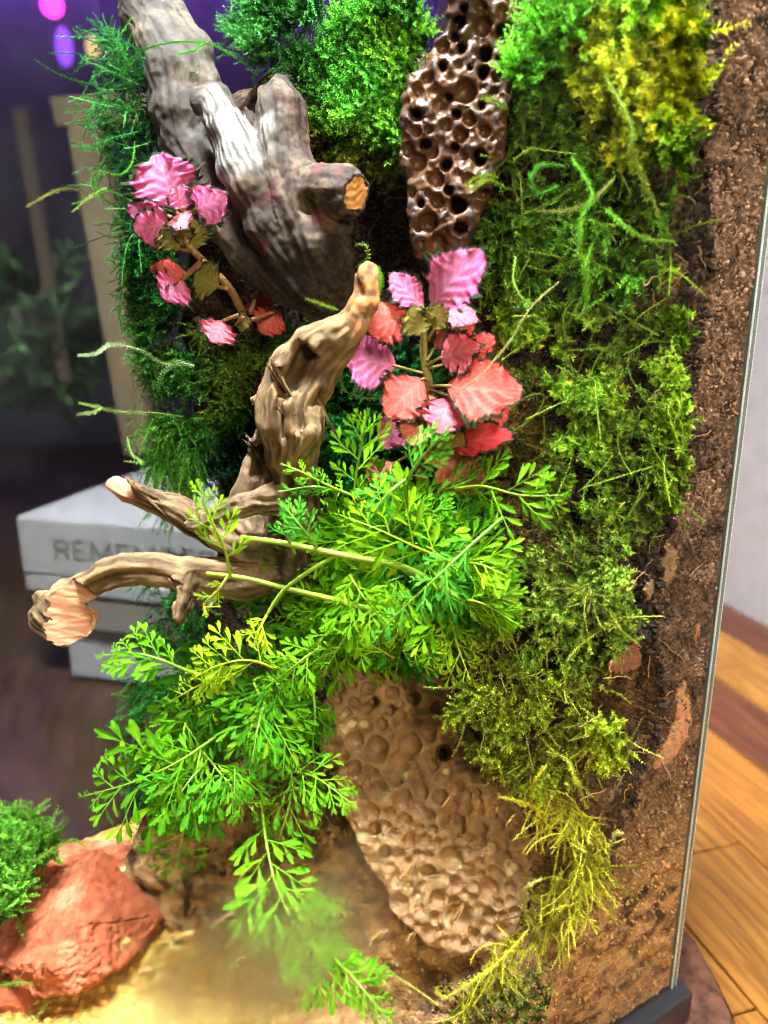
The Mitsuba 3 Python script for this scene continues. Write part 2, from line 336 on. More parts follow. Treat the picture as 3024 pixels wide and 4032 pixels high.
# ------------------------------------------------------------------ driftwood
def wood_color(V, g, seed, pale=0.5, dark=0.5, tint=(1, 1, 1)):
    W = from_f(V)
    crack = sstep(.80, .97, 1 - np.abs(2 * meshkit.fbm((V - V.mean(0)) * 300, 2, seed + 8) - 1))[:, None] * sstep(.45, .3, g)[:, None]
    big = nz(W, 45, 3, seed); mid = nz(W, 150, 3, seed + 1)
    tan, brown, blk = np.array([0.190, 0.140, 0.095]), np.array([0.064, 0.041, 0.027]), np.array([0.022, 0.017, 0.016])
    t = sstep(0.30, 0.70, 0.55 * g + 0.45 * mid + (pale - 0.5))[:, None]
    c = brown + (tan - brown) * t
    s = sstep(0.46, 0.62, big * 0.75 + 0.25 * g + (dark - 0.5))[:, None] * 0.78
    c = c * (1 - s) + blk * s
    return np.clip((c * (1 - .8 * crack) + blk * .8 * crack) * (.62 + .76 * sstep(.3, .7, nz(W, 800, 2, seed + 4)))[:, None], 0, 1) * np.asarray(tint)

A1 = [(560, 20, .036, 88), (575, 60, .036, 88), (640, 160, .037, 98), (695, 300, .039, 118), (720, 430, .040, 112), (735, 560, .041, 100), (800, 710, .043, 96), (890, 860, .044, 94), (1010, 1000, .046, 98), (1140, 1110, .046, 92), (1230, 1190, .043, 70)]
A2 = [(690, 60, .034, 60), (770, 200, .034, 55), (815, 340, .036, 58), (850, 480, .038, 60)]
A3 = [(480, 40, .036, 26), (520, 60, .036, 50), (560, 120, .036, 70)]
B1 = [(800, 400, .052, 58), (850, 400, .052, 62), (900, 520, .053, 84), (955, 640, .054, 92), (1010, 760, .055, 92), (1060, 880, .055, 90), (1130, 990, .053, 90), (1220, 1110, .050, 80), (1300, 1190, .045, 50)]
C1 = [(1092, 288, .041, 6), (1098, 330, .042, 26), (1098, 385, .044, 52), (1105, 430, .046, 74), (1112, 540, .048, 84), (1150, 690, .050, 92), (1195, 830, .052, 110), (1240, 960, .051, 115), (1290, 1090, .046, 92), (1335, 1200, .040, 52)]
C2 = [(1032, 385, .046, 20), (1046, 405, .046, 34), (1060, 500, .046, 50), (1075, 640, .048, 70)]
D1 = [(1215, 730, .050, 66), (1285, 755, .053, 88), (1345, 758, .054, 104)]
D2 = [(1290, 880, .052, 70), (1345, 900, .048, 40), (1368, 1010, .044, 26), (1372, 1120, .040, 22)]
UV_, UF_, UA_ = driftwood([A1, A2, A3, B1, C1, C2, D1, D2], 0.0015, 0.0035,
    cuts=[(1160, 590, .061, 1185, 720, .064, 38), (1185, 790, .067, 1205, 810, .060, 28), (690, 560, .053, 740, 680, .054, 18), (1010, 780, .067, 1045, 900, .067, 20), (740, 130, .048, 800, 330, .048, 14), (830, 700, .055, 960, 900, .056, 16), (1120, 900, .064, 1180, 1080, .062, 18), (1090, 560, .058, 1110, 700, .060, 16), (1290, 930, .066, 1310, 1080, .060, 18)])
upper = thing('driftwood', 'large grey and brown driftwood log leaning across the moss wall with a broken upright horn', 'driftwood')
n = vnormals(UV_, UF_); g = grain(UV_ - UV_.mean(0), UA_, 560, 0.07, 3)
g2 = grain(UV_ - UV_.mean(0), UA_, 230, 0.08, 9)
UW = from_f(UV_)
lump = nz(UW, 75, 4, 4) - 0.5
UV2 = UV_ + n * (0.0012 * (g2 - 0.5) + 0.0012 * (g - 0.5) + 0.0052 * lump)[:, None]
# flat saw cut on the stub
pc = to_f(on_w(1348, 755, .062)); nc = unit(to_f(on_w(1352, 752, .06) + np.array([0.72, -0.62, -0.10])) - pc)
hh = (UV2 - pc) @ nc; near = np.linalg.norm(UV_ - pc, axis=1) < 0.026
cut = near & (hh > 0.0)
UV2[cut] -= nc * hh[cut][:, None]
UV2[cut] += nc * 0.0006 * (nz(from_f(UV2[cut]), 900, 2, 6) - 0.5)[:, None]
col = wood_color(UV_, g, 31, 0.50, 0.545) * (.45 + .55 * sstep(.36, .52, g2))[:, None]  # dark grain lines, with the shade of the grooves painted into the colour
u_, v_, d_ = uvd(UW)
up = sstep(0.20, 0.34, UW[:, 2])[:, None]
hornm = sstep(-.066, -.046, UW[:, 0])[:, None]
up = up * (1 - .8 * hornm)
col = col * (1 - up) + (col * 0.60 + 0.40 * np.array([0.13, 0.122, 0.112])[None] * (0.45 + 0.9 * g[:, None])) * up
red = sstep(0.55, 0.70, nz(UW, 110, 3, 77)) * sstep(0.030, 0.008, np.linalg.norm(UW - on_w(1020, 560, .06), axis=1)) 
red = np.maximum(red, sstep(0.58, 0.70, nz(UW, 130, 3, 78)) * sstep(0.040, 0.010, np.linalg.norm(UW - on_w(1190, 790, .06), axis=1)))
col = col * (1 - 0.45 * red[:, None] * (.3 + g[:, None])) + np.array([0.20, 0.03, 0.045]) * 0.45 * red[:, None] * (.3 + g[:, None])
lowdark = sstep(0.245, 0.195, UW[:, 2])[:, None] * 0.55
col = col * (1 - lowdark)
# the pale fibrous plate
plate = sstep(0.022, 0.012, np.linalg.norm(UW - on_w(880, 500, .062), axis=1))[:, None] * sstep(0.050, 0.056, d_)[:, None]
fib = grain(UV_ - UV_.mean(0), UA_, 900, 0.05, 15, 2)[:, None]
col = col * (.80 - .12 * hornm)
col = col * (1 - plate) + plate * (np.array([0.07, 0.067, 0.062]) + np.array([0.25, 0.24, 0.225]) * sstep(0.35, 0.65, fib))
isc = cut & (hh > 0.0008)
fmask = isc[UF_].all(1)
col2 = np.array([0.62, 0.30, 0.085]) * (0.7 + 0.6 * nz(UW, 500, 2, 14))[:, None]
def sub(V, F, C, m):
    f = F[m]; ids, inv = np.unique(f, return_inverse=True); return V[ids], inv.reshape(-1, 3), C[ids]
Wf = from_f(UV2)
put('trunk', sub(Wf, UF_, col, ~fmask), 'mat_wood', upper, smooth=True)
put('cut_end', sub(Wf, UF_, col2, fmask), 'mat_wood', upper, smooth=True, label='freshly sawn orange end of the side stub')

L1 = [(1448, 1070, .068, 34), (1450, 1110, .069, 42), (1436, 1190, .070, 47), (1395, 1275, .071, 54), (1330, 1330, .072, 76), (1255, 1385, .073, 100), (1195, 1480, .074, 116), (1152, 1580, .075, 116), (1150, 1670, .075, 114), (1150, 1760, .072, 92), (1158, 1870, .070, 78), (1165, 1980, .068, 82), (1160, 2090, .066, 100), (1150, 2200, .063, 110)]
L1 = [(x, y, d, r * 1.2) for x, y, d, r in L1]
L1b = [(1240, 1640, .080, 40), (1232, 1700, .080, 44), (1190, 1760, .078, 50)]
L1c = [(1090, 1580, .076, 30), (1010, 1578, .078, 16), (1003, 1578, .078, 12)]
L2 = [(1085, 1640, .068, 66), (1045, 1760, .066, 62), (1015, 1850, .066, 62), (985, 1930, .067, 62), (960, 2000, .068, 70), (985, 2080, .068, 100), (1010, 2180, .066, 110)]
LU = [(424, 1893, .092, 9), (450, 1908, .092, 26), (500, 1935, .091, 34), (590, 1970, .088, 40), (690, 2003, .084, 56), (775, 2055, .080, 66), (860, 2100, .075, 74), (980, 2140, .070, 95), (1080, 2150, .066, 110)]
LUb = [(520, 1900, .093, 10), (560, 1925, .091, 22), (640, 1960, .087, 28)]
LR = [(742, 2062, .092, 20), (775, 2062, .091, 30), (850, 2025, .088, 32), (950, 1985, .083, 42), (1060, 1965, .078, 58), (1130, 1960, .074, 66)]
LL = [(175, 2370, .108, 40), (225, 2392, .108, 60), (262, 2345, .106, 66), (335, 2305, .103, 60), (420, 2258, .100, 62), (500, 2238, .097, 64), (620, 2238, .092, 66), (740, 2262, .086, 76), (850, 2280, .080, 84), (960, 2280, .074, 92), (1060, 2250, .068, 100)]
LE = [(160, 2365, .108, 38), (190, 2430, .110, 66), (240, 2470, .110, 60), (310, 2465, .110, 50), (345, 2450, .110, 24)]
LE = [(x, y, d, r * 1.22) for x, y, d, r in LE] + [(250, 2400, .108, 84)]
LS = [(760, 2290, .088, 62), (735, 2370, .092, 40), (710, 2440, .095, 22), (705, 2465, .095, 10)]
LS2 = [(700, 2390, .093, 22), (682, 2425, .094, 10)]
BV, BF, BA = driftwood([L1, L1b, L1c, L2, LU, LUb, LR, LL, LE, LS, LS2], 0.0014, 0.0024, thin=.88,
    cuts=[(1185, 1405, .081, 1150, 1500, .082, 54), (1200, 1400, .080, 1168, 1490, .082, 46), (1288, 1390, .080, 1278, 1500, .080, 32), (1215, 1480, .083, 1228, 1650, .083, 24), (1165, 1540, .083, 1174, 1680, .083, 20), (1250, 1520, .085, 1236, 1620, .085, 13), (1110, 1540, .084, 1112, 1720, .084, 22),
          (1110, 1480, .082, 1075, 1640, .081, 16), (1420, 1130, .073, 1432, 1170, .073, 14), (1030, 1780, .069, 1012, 1850, .069, 36), (1075, 1850, .072, 1085, 2000, .074, 20), (1130, 1880, .077, 1150, 2040, .077, 14), (1190, 1850, .076, 1200, 1980, .076, 12),
          (860, 2085, .082, 1000, 2060, .079, 18), (420, 2266, .1055, 640, 2244, .098, 13), (560, 2270, .100, 760, 2275, .093, 12), (350, 2290, .1085, 420, 2262, .1055, 10)])
low = thing('driftwood', 'curved brown driftwood branch with two arms reaching left over the floor', 'driftwood')
n = vnormals(BV, BF); cV = BV - BV.mean(0)
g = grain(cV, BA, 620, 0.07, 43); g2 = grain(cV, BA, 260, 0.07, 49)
BW = from_f(BV); lump = nz(BW, 110, 3, 44) - 0.5
dend = np.linalg.norm(BW - on_w(260, 2440, .125), axis=1)
endm = sstep(0.018, 0.010, dend)
B2 = BV + n * (0.0044 * (g2 - 0.5) + 0.0018 * (g - 0.5) + 0.0020 * lump)[:, None]
col = wood_color(BV, g, 51, 0.52, 0.50)
warm = sstep(0.20, 0.17, BW[:, 2])[:, None] * 0
ochre = sstep(0.30, 0.65, g)[:, None] * np.array([0.31, 0.205, 0.095]) + (1 - sstep(0.30, 0.65, g)[:, None]) * np.array([0.11, 0.065, 0.032])
bend = sstep(0.060, 0.035, np.linalg.norm(BW - on_w(1170, 1600, .1), axis=1))[:, None] * 0.75
bend = np.maximum(bend, sstep(-0.02, -0.08, BW[:, 0])[:, None] * 0.7)
col = (col * (1 - bend) + ochre * bend) * (.35 + .65 * sstep(.34, .52, g2))[:, None]  # grain again darkens the grooves, their shade put into the colour
tipn = sstep(0.022, 0.008, np.linalg.norm(BW - on_w(1455, 1130, .08), axis=1))[:, None] * 0.8
col = col * (1 - tipn) + tipn * (np.array([0.12, 0.05, 0.02]) + np.array([0.46, 0.20, 0.06]) * sstep(0.35, 0.6, nz(BW, 420, 2, 5))[:, None])
# flat sawn face at the end of the lower arm
pc = to_f(on_w(232, 2455, .110)) ; view = unit(EYE - on_w(232, 2455, .11)); nwv = unit(view + np.array([-0.10, 0.0, -0.32])); nc = unit(to_f(on_w(232, 2455, .11) + nwv) - pc)
pc = pc + nc * 0.0035
hh = (B2 - pc) @ nc; near = np.linalg.norm(BV - pc, axis=1) < 0.020
cut = near & (hh > 0)
B2[cut] -= nc * hh[cut][:, None]
B2[cut] += nc * (0.0006 * (meshkit.fbm(np.stack([BW @ unit(on_w(365, 2500, .11) - on_w(150, 2385, .11)) * 55, BW[:, 2] * 800, BW[:, 0] * 100], -1), 2, 61)[cut] - 0.5))[:, None]
isc = cut & (hh > 0.0005); fm = isc[BF].all(1)
fx = unit(on_w(365, 2500, .11) - on_w(150, 2385, .11)); fz = nc @ np.stack([WD, WN, ZZ]); fy = np.cross(fz, fx)
fib = meshkit.fbm(np.stack([BW @ fx * 55, BW @ fy * 1000, BW @ fz * 100], -1), 3, 61)
gg = sstep(0.35, 0.65, fib)[:, None]
ecol = np.array([0.42, 0.18, 0.095]) * (1 - gg) + np.array([0.66, 0.40, 0.25]) * gg
tp = sstep(0.012, 0.004, np.linalg.norm(BW - on_w(440, 1900, .095), axis=1))[:, None]
col = col * (1 - tp) + tp * np.array([0.55, 0.24, 0.14]) * (0.6 + 0.8 * g[:, None])
Wf = from_f(B2)
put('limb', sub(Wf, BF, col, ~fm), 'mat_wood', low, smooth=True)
put('cut_end', sub(Wf, BF, ecol, fm), 'mat_wood', low, smooth=True, label='orange splintered cut face at the tip of the lower arm')

# ------------------------------------------------------------------ porous ceramic blocks
def porous(poly, d1, tilt, thick, pits, extra, h, seed, depth_k, rmin, rmax, rr, rag=.0022, pack=.80):
    """A slab whose outline is poly, hollowed by round pits; it faces out of the wall, tilted up by tilt. Returns vertices, triangles, pits in the slab's frame and the frame."""
    poly = np.asarray(poly, float); O = on_w(poly[:, 0].mean(), poly[:, 1].mean(), d1)
    out = EYE - O; out[2] = 0; out = unit(unit(out) * math.cos(tilt) + ZZ * math.sin(tilt)); alo = unit(np.cross(ZZ, out)); upw = np.cross(out, alo); B = np.stack([alo, out, upw], 1)
    def flat(x, y):                                                         # where the sight line meets the slab's face
        r = ray(x, y); return (EYE + r * (((O - EYE) @ out) / (r @ out))[..., None] - O) @ B
    q = flat(poly[:, 0], poly[:, 1])[:, [0, 2]]; mpp = float(scale_at(O))
    F = Field([q[:, 0].min() - .006, -thick - .004, q[:, 1].min() - .006], [q[:, 0].max() + .006, .010, q[:, 1].max() + .006], h)
    ax = [F.lo[k] + h * np.arange(F.n[k]) for k in range(3)]
    X, Y = np.meshgrid(ax[0], ax[2], indexing='ij')
    pt = np.stack([X.ravel(), Y.ravel()], 1); ins = in_poly(pt[:, 0], pt[:, 1], q); dist = np.full(len(pt), 9.0)
    for a, b in zip(q, np.roll(q, -1, 0)):
        ab = b - a; tt = np.clip(((pt - a) @ ab) / max(ab @ ab, 1e-12), 0, 1); dist = np.minimum(dist, np.linalg.norm(pt - a - tt[:, None] * ab, axis=1))
    d2 = np.where(ins, -dist, dist).reshape(X.shape)
    wob = 0.007 * (meshkit.fbm(np.stack([X, Y, X * 0], -1) * 45, 3, seed) - 0.5)
    D = ax[1][None, :, None]; dy = np.maximum(D - wob[:, None, :], -thick - D)
    a_, b_ = d2[:, None, :] + rr, dy + rr
    d2 = d2 + .0035 * (meshkit.fbm(np.stack([X, Y, X * 0], -1) * 160, 3, seed + 2) - .5); a_ = d2[:, None, :] + rr
    F.S = (np.minimum(np.maximum(a_, b_), 0) + np.sqrt(np.maximum(a_, 0) ** 2 + np.maximum(b_, 0) ** 2) - rr).astype(np.float32)
    r2 = np.random.default_rng(seed); spots = list(pits); tries = 0
    x0, x1, y0, y1 = poly[:, 0].min(), poly[:, 0].max(), poly[:, 1].min(), poly[:, 1].max()
    while extra > 0 and tries < 9000:
        tries += 1
        x, y, r = r2.uniform(x0, x1), r2.uniform(y0, y1), rmin + (rmax - rmin) * r2.random() ** 1.4
        if in_poly(np.array([x]), np.array([y]), poly)[0] and all((x - a) ** 2 + (y - b) ** 2 > (pack * (r + c)) ** 2 for a, b, c, _ in spots):
            spots.append((x, y, r, 0.75 + 0.5 * r2.random())); extra -= 1
    eye = (EYE - O) @ B; sf = []
    for x, y, r, s in spots:
        p = flat(np.array(x, float), np.array(y, float)); i0 = np.clip(((p - F.lo) / h).astype(int), 0, F.n - 1); p[1] = wob[i0[0], i0[2]]
        R = r * mpp; inw = unit(p - eye); e = np.array([r2.uniform(-.3, .3), 0, r2.uniform(-.3, .3)]) * R; sf.append((p, R, s))
        if s > 1.25: F.cone(p - inw * R * .3 + e * .5, p + inw * R * depth_k * s, R * .95, R * .66, .0007, True)
        else: F.cone(p - inw * R * (.35 - .25 * (s - .7)) + e * .6, p + inw * R * (.16 * depth_k), R * 1.0, R * .78, .0007, True)
    G = np.stack(np.meshgrid(*ax, indexing='ij'), -1); m = np.abs(F.S) < .004
    F.S[m] += (rag * (meshkit.fbm(G[m] * 330, 3, seed + 7) - .5)).astype(np.float32)
    V, Fc = F.mesh(); V, Fc = refine(V, Fc, 0, 2)
    return V, Fc, sf, O, B

def cx(sx, ox, oy, L): return [(ox + x / sx, oy + y / sx, r / sx, s) for x, y, r, s in L]
up_poly = [(1766, -70), (1762, 0), (1750, 75), (1709, 138), (1668, 245), (1600, 272), (1582, 400), (1572, 593), (1588, 712), (1595, 854), (1606, 930), (1636, 1012), (1720, 1052), (1805, 1012), (1872, 878), (1935, 740), (1985, 593), (2020, 427), (2040, 190), (2030, 71), (2015, 10), (1996, -70)]
up_pits = cx(2.107, 1500, 0, [(650, 185, 62, 1.8), (1010, 250, 72, 2), (615, 310, 47, 1.8), (672, 405, 58, 1.6), (740, 290, 60, .7), (510, 390, 78, .8), (840, 200, 100, .6), (830, 50, 62, 1), (872, 440, 72, 1.8), (850, 590, 68, 2), (512, 560, 58, 1.8), (385, 645, 70, .8), (310, 745, 78, 1.1), (430, 740, 70, .8), (640, 530, 50, 1), (575, 640, 60, 1.2), (735, 565, 28, 2), (700, 760, 120, .6), (500, 880, 95, .9), (560, 810, 40, 1.6), (835, 880, 48, 2), (300, 960, 60, 1.9), (620, 950, 50, 1.5), (545, 1040, 60, 1), (730, 990, 72, .9), (300, 1110, 58, .8), (395, 1085, 50, .8), (365, 1200, 55, 1.5), (455, 1140, 22, 2), (505, 1170, 42, .9), (660, 1125, 78, .9), (612, 1220, 52, 1.8), (220, 1250, 72, .9), (310, 1350, 96, .9), (262, 1440, 70, .6), (540, 1365, 66, 2), (430, 1275, 66, .7), (660, 1300, 62, .7), (455, 1490, 95, .7), (620, 1450, 55, 1), (685, 1370, 22, 2), (825, 1310, 78, 1.8), (770, 1390, 42, .9), (720, 1500, 72, 1), (240, 1600, 66, .9), (560, 1590, 46, 1.8), (335, 1695, 42, 1.8), (455, 1680, 76, .9), (640, 1720, 88, 1.6), (390, 1855, 112, .8), (315, 1910, 32, 2.2), (530, 1930, 50, 1), (650, 1890, 78, 1.3), (470, 2030, 112, .9), (1050, 980, 80, .9), (860, 1090, 72, .8), (240, 1070, 46, 1.2), (215, 845, 44, 1), (250, 625, 50, .8), (1080, 400, 60, .8), (1045, 560, 60, 1.5), (960, 640, 60, .8), (690, 70, 42, 1.8), (970, 470, 34, 1.6), (1010, 90, 70, .7), (860, 1600, 60, 1.3)])
def block(name, label, poly, d1, tilt, thick, pits, extra, h, seed, dk, cfn, m, rmin, rmax, rr, rag, pack):
    V, F, sp, O, B = porous(poly, d1, tilt, thick, pits, extra, h, seed, dk, rmin, rmax, rr, rag, pack)
    n = vnormals(V, F); W = O + V @ B.T
    V2 = V + n * (0.0010 * (nz(W, 420, 3, seed) - 0.5) + 0.0012 * (nz(W, 150, 2, seed + 1) - .5))[:, None]
    k = thing(name, label, 'porous block')
    scene[k] = mikit.ply((O + V2 @ B.T, F), m, True, None, cfn(V, W, n, sp))
    return k
def col_up(V, W, n, sp):
    near = np.full(len(V), 9.0)                                              # glazed inside the pits, gritty on the ridges between
    for p, R, s in sp: near = np.minimum(near, np.linalg.norm((V - p) * [1, .3, 1], axis=1) / R)
    grit = nz(W, 900, 2, 91)[:, None]; big = nz(W, 70, 3, 92)[:, None]
    pit = np.array([0.082, 0.037, 0.016]) * (0.45 + 1.2 * big)
    rim = np.array([0.030, 0.024, 0.026]) * (0.4 + 1.4 * grit)
    w = sstep(0.95, 1.12, near)[:, None]
    return np.clip(pit * (1 - w) + rim * w, 0, 1)
block('porous_block', 'upper wet dark brown porous block full of round holes', up_poly, .054, .05, .030, up_pits, 230, 0.00075, 5, 1.5, col_up, 'mat_ceramic_wet', 9, 30, .003, .0014, .80)
lo_poly = [(1330, 2660), (1262, 2760), (1250, 2850), (1256, 2962), (1300, 3058), (1348, 3203), (1399, 3323), (1441, 3408), (1495, 3492), (1525, 3576), (1592, 3655), (1682, 3745), (1773, 3790), (1900, 3790), (2040, 3700), (2110, 3504), (2116, 3353), (2040, 3173), (1960, 3052), (1850, 2871), (1760, 2700), (1622, 2620), (1450, 2610)]
lo_pits = cx(1.659, 1200, 2600, [(325, 275, 50, 1), (450, 265, 38, 2), (560, 320, 48, 1.3), (620, 375, 62, .8), (715, 250, 55, 1.6), (310, 410, 40, 1), (400, 430, 52, 1), (500, 410, 52, .9), (635, 435, 62, .8), (560, 488, 36, 1), (180, 560, 72, .9), (330, 520, 78, .9), (465, 575, 105, .8), (690, 545, 98, .7), (900, 610, 62, 1.9), (630, 660, 84, .9), (715, 700, 40, 1.2), (320, 700, 66, 1.1), (170, 700, 72, 1.3), (430, 740, 62, .9), (590, 755, 80, 1.2), (475, 850, 82, 1), (325, 860, 52, 1), (640, 915, 84, .9), (760, 860, 60, .7), (740, 960, 60, 1), (430, 1000, 72, .9), (560, 1000, 50, 1.1), (655, 1055, 66, .8), (810, 1020, 62, .7), (450, 1110, 52, 1.3), (520, 1260, 52, 1.3), (680, 1190, 62, .9), (980, 1080, 96, .5), (880, 900, 66, .5), (1060, 1380, 72, 1), (960, 1300, 92, .6), (800, 1400, 60, .8), (730, 1550, 50, 1.2), (620, 1600, 72, .8), (1010, 1700, 100, .6), (860, 1560, 66, .7), (1200, 1500, 90, .6), (780, 1180, 60, .7), (250, 800, 40, 1), (1300, 1300, 70, .7)])
def col_lo(V, W, n, sp):
    a = nz(W, 320, 3, 71)[:, None]; b = nz(W, 45, 3, 72)[:, None]
    c = np.array([0.31, 0.185, 0.088]) * (0.55 + 0.9 * a) * (0.75 + 0.5 * b)
    s = sstep(0.71, 0.76, nz(W, 120, 2, 73))[:, None]
    c = c * (1 - s) + np.array([0.62, 0.50, 0.27]) * s
    dark = sstep(0.55, 0.75, nz(W, 240, 2, 74))[:, None] * 0.35
    return np.clip(c * (1 - dark), 0, 1)
block('porous_block', 'lower pale tan porous block with rounded hollows leaning beside the sandy floor', lo_poly, .062, .42, .028, lo_pits, 150, 0.0008, 15, 1.6, col_lo, 'mat_ceramic', 22, 40, .005, .0014, .82)

# ------------------------------------------------------------------ pink veined plants
def vein_leaf(base, tip, hw, nrm_roll=0.0, curl=0.25, cup=0.2, pal='coral', seed=0, teeth=11, ruffle=1.0, bow=0.0):
    """A broad veined leaf: base, tip in metres, half width in metres. Returns vertices, triangles, colours."""
    r = np.random.default_rng(seed + 500); nS, nT = 92, 41
    a = np.asarray(tip) - base; L = np.linalg.norm(a); a = a / L
    mid = (np.asarray(tip) + base) / 2; vw = unit(EYE - mid); nn = unit(vw - (vw @ a) * a); w = np.cross(nn, a)
    cr, sr = math.cos(nrm_roll), math.sin(nrm_roll); nn, w = nn * cr + w * sr, w * cr - nn * sr
    s = np.linspace(0, 1, nS)[:, None]; t = np.linspace(-1, 1, nT)[None, :]
    ph = r.uniform(0, 6, 6)
    prof = np.sin(np.pi * np.clip(s, 0, 1) ** 1.06) ** 0.90 * (1.0 + .06 * s)
    prof = np.maximum(prof, 0.045 * (1 - s))
    saw = (s * teeth + 0.15 * np.sin(ph[0] + 9 * s)) % 1.0
    tooth = np.where(t > 0, saw, (saw + 0.4) % 1.0)
    env = sstep(0.02, 0.2, s)
    edge = 1 + env * (0.20 * (tooth - 0.45) + 0.07 * np.sin(ph[1] + 13 * s + 2 * t) + 0.07 * np.sin(ph[4] + 31 * s + 3 * np.sign(t))) * np.abs(t) ** 4
    fwd = 0.05 * env * tooth * np.abs(t) ** 5
    x = s + fwd - 0.16 * prof * np.abs(t) ** 1.6 * (s < 2) + 0.10 * np.abs(t) ** 2 * prof
    y = t * prof * edge * hw / L
    ruf = ruffle * 0.075 * np.abs(t) ** 3 * env * (np.sin(ph[2] + 30 * s + np.sign(t) * 1.3) + 0.6 * np.sin(ph[3] + 53 * s + 2 * np.sign(t))) * (hw / L) * 1.6
    vs = np.sin(2 * np.pi * (s * 5.0 - np.abs(t) * 2.8))                     # quilting between the side veins
    z = cup * (y ** 2) * (L / hw) * 0.9 - curl * (x - 0.35) ** 2 + bow * s + ruf + 0.005 * vs * (1 - np.abs(t) ** 6) * prof * 0.6
    P = base + L * (x[..., None] * a + y[..., None] * w + z[..., None] * nn)
    pals = {'coral': ([0.78, 0.08, 0.075], [0.94, 0.29, 0.24]), 'pink': ([0.82, 0.11, 0.20], [0.95, 0.36, 0.44]), 'lilac': ([0.80, 0.11, 0.34], [0.95, 0.38, 0.66]), 'pale': ([0.78, 0.19, 0.13], [0.90, 0.42, 0.31]), 'olive': ([0.20, 0.22, 0.04], [0.38, 0.33, 0.09]), 'red': ([0.50, 0.035, 0.045], [0.76, 0.12, 0.11])}
    lo_, hi_ = map(np.array, pals[pal])
    q = P.reshape(-1, 3)
    vein = np.exp(-((np.abs(((s * 5.0 - np.abs(t) * 2.8) % 1.0) - 0.5) / 0.12) ** 2)) + np.exp(-(t / 0.05) ** 2)
    fine = np.exp(-((np.abs(((s * 6.0 - np.abs(t) * 15) % 1.0) - 0.5) / 0.2) ** 2)) * 0.4
    m = np.clip(0.30 + 0.55 * np.clip(vein, 0, 1) + fine * .5 - 0.2 + 0.6 * (nz(q, 130, 3, seed).reshape(vein.shape) - 0.45) + 0.35 * (1 - np.abs(t)) * (1 - s), 0, 1)
    c = lo_ + (hi_ - lo_) * m[..., None]
    rim = sstep(0.80, 0.87, np.abs(t) + 0.05 * (nz(q, 500, 2, seed + 3).reshape(vein.shape) - 0.5)) * sstep(0.0, 0.05, s) 
    rim = np.maximum(rim, sstep(0.945, 0.97, s + 0 * t))
    gcol = np.array([0.030, 0.045, 0.022]) * (0.6 + 1.0 * nz(q, 400, 2, 9).reshape(vein.shape)[..., None])
    c = c * (1 - rim[..., None]) + gcol * rim[..., None]
    return q, grid_faces(nS, nT), np.clip(c.reshape(-1, 3), 0, 1)
def leaf_px(b, t, hw, db, dt, **kw):
    B, Tp = on_w(*b, db), on_w(*t, dt)
    return vein_leaf(B, Tp, 1.38 * hw * float(scale_at((B + Tp) / 2)), **kw)
def stem_px(pts, r0, r1, c0, c1, n=20):
    c = curve([on_w(x, y, d) for x, y, d in pts], n); V, F = tube(c, np.linspace(r0, r1, n), 7)
    k = np.clip(np.repeat(np.linspace(0, 1, n), 7), 0, 1); k = np.append(k, [0, 1])[:, None]
    return V, F, np.asarray(c0) * (1 - k) + np.asarray(c1) * k
fit = thing('pink_nerve_plant', 'coral pink plant with toothed veined leaves in tiers beside the vertical driftwood branch', 'plant')
STC = ([0.22, 0.09, 0.05], [0.27, 0.30, 0.06])
put('stem', stem_px([(1660, 1990, .040), (1650, 1800, .046), (1668, 1640, .050), (1690, 1520, .052), (1668, 1420, .053), (1672, 1300, .054), (1690, 1215, .055)], .0018, .0013, *STC, n=40), 'mat_stem', fit, smooth=True)
FR = [((1690, 1210), (1886, 985), 92, .055, .060, 'lilac'), ((1668, 1215), (1532, 1072), 50, .055, .060, 'lilac'), ((1612, 1232), (1446, 1308), 70, .056, .066, 'coral'), ((1745, 1228), (1868, 1250), 42, .056, .064, 'pink'),
      ((1663, 1322), (1622, 1215), 52, .058, .064, 'olive'), ((1705, 1300), (1735, 1205), 42, .058, .064, 'olive'), ((1560, 1442), (1352, 1400), 92, .050, .056, 'lilac'), ((1705, 1378), (1868, 1262), 52, .052, .054, 'coral'),
      ((1725, 1412), (1872, 1368), 66, .056, .062, 'pink'), ((1845, 1410), (1935, 1318), 46, .050, .052, 'coral'), ((1752, 1518), (2052, 1548), 98, .058, .068, 'coral'), ((1668, 1490), (1516, 1636), 80, .058, .070, 'coral'),
      ((1632, 1535), (1694, 1668), 58, .058, .062, 'pale'), ((1606, 1605), (1506, 1768), 64, .052, .060, 'lilac'), ((1652, 1655), (1620, 1752), 56, .060, .066, 'pale'), ((1770, 1562), (1732, 1706), 80, .056, .064, 'pink'),
      ((1862, 1650), (1998, 1612), 62, .050, .054, 'coral'), ((1752, 1756), (2004, 1704), 56, .048, .056, 'red'), ((1724, 1790), (1892, 1925), 88, .048, .056, 'pale'), ((1560, 1820), (1468, 1938), 70, .048, .054, 'pale'),
      ((1690, 1740), (1760, 1830), 50, .046, .050, 'coral'), ((1700, 1700), (1830, 1740), 46, .050, .058, 'olive')]
att = [(1680, 1240), (1675, 1250), (1668, 1290), (1690, 1240), (1666, 1400), (1685, 1340), (1665, 1470), (1680, 1420), (1680, 1440), (1690, 1450), (1690, 1520), (1688, 1500), (1672, 1510), (1665, 1610), (1668, 1640), (1690, 1530), (1690, 1560), (1668, 1700), (1664, 1740), (1660, 1760), (1664, 1720), (1666, 1690)]
rr = np.random.default_rng(5)
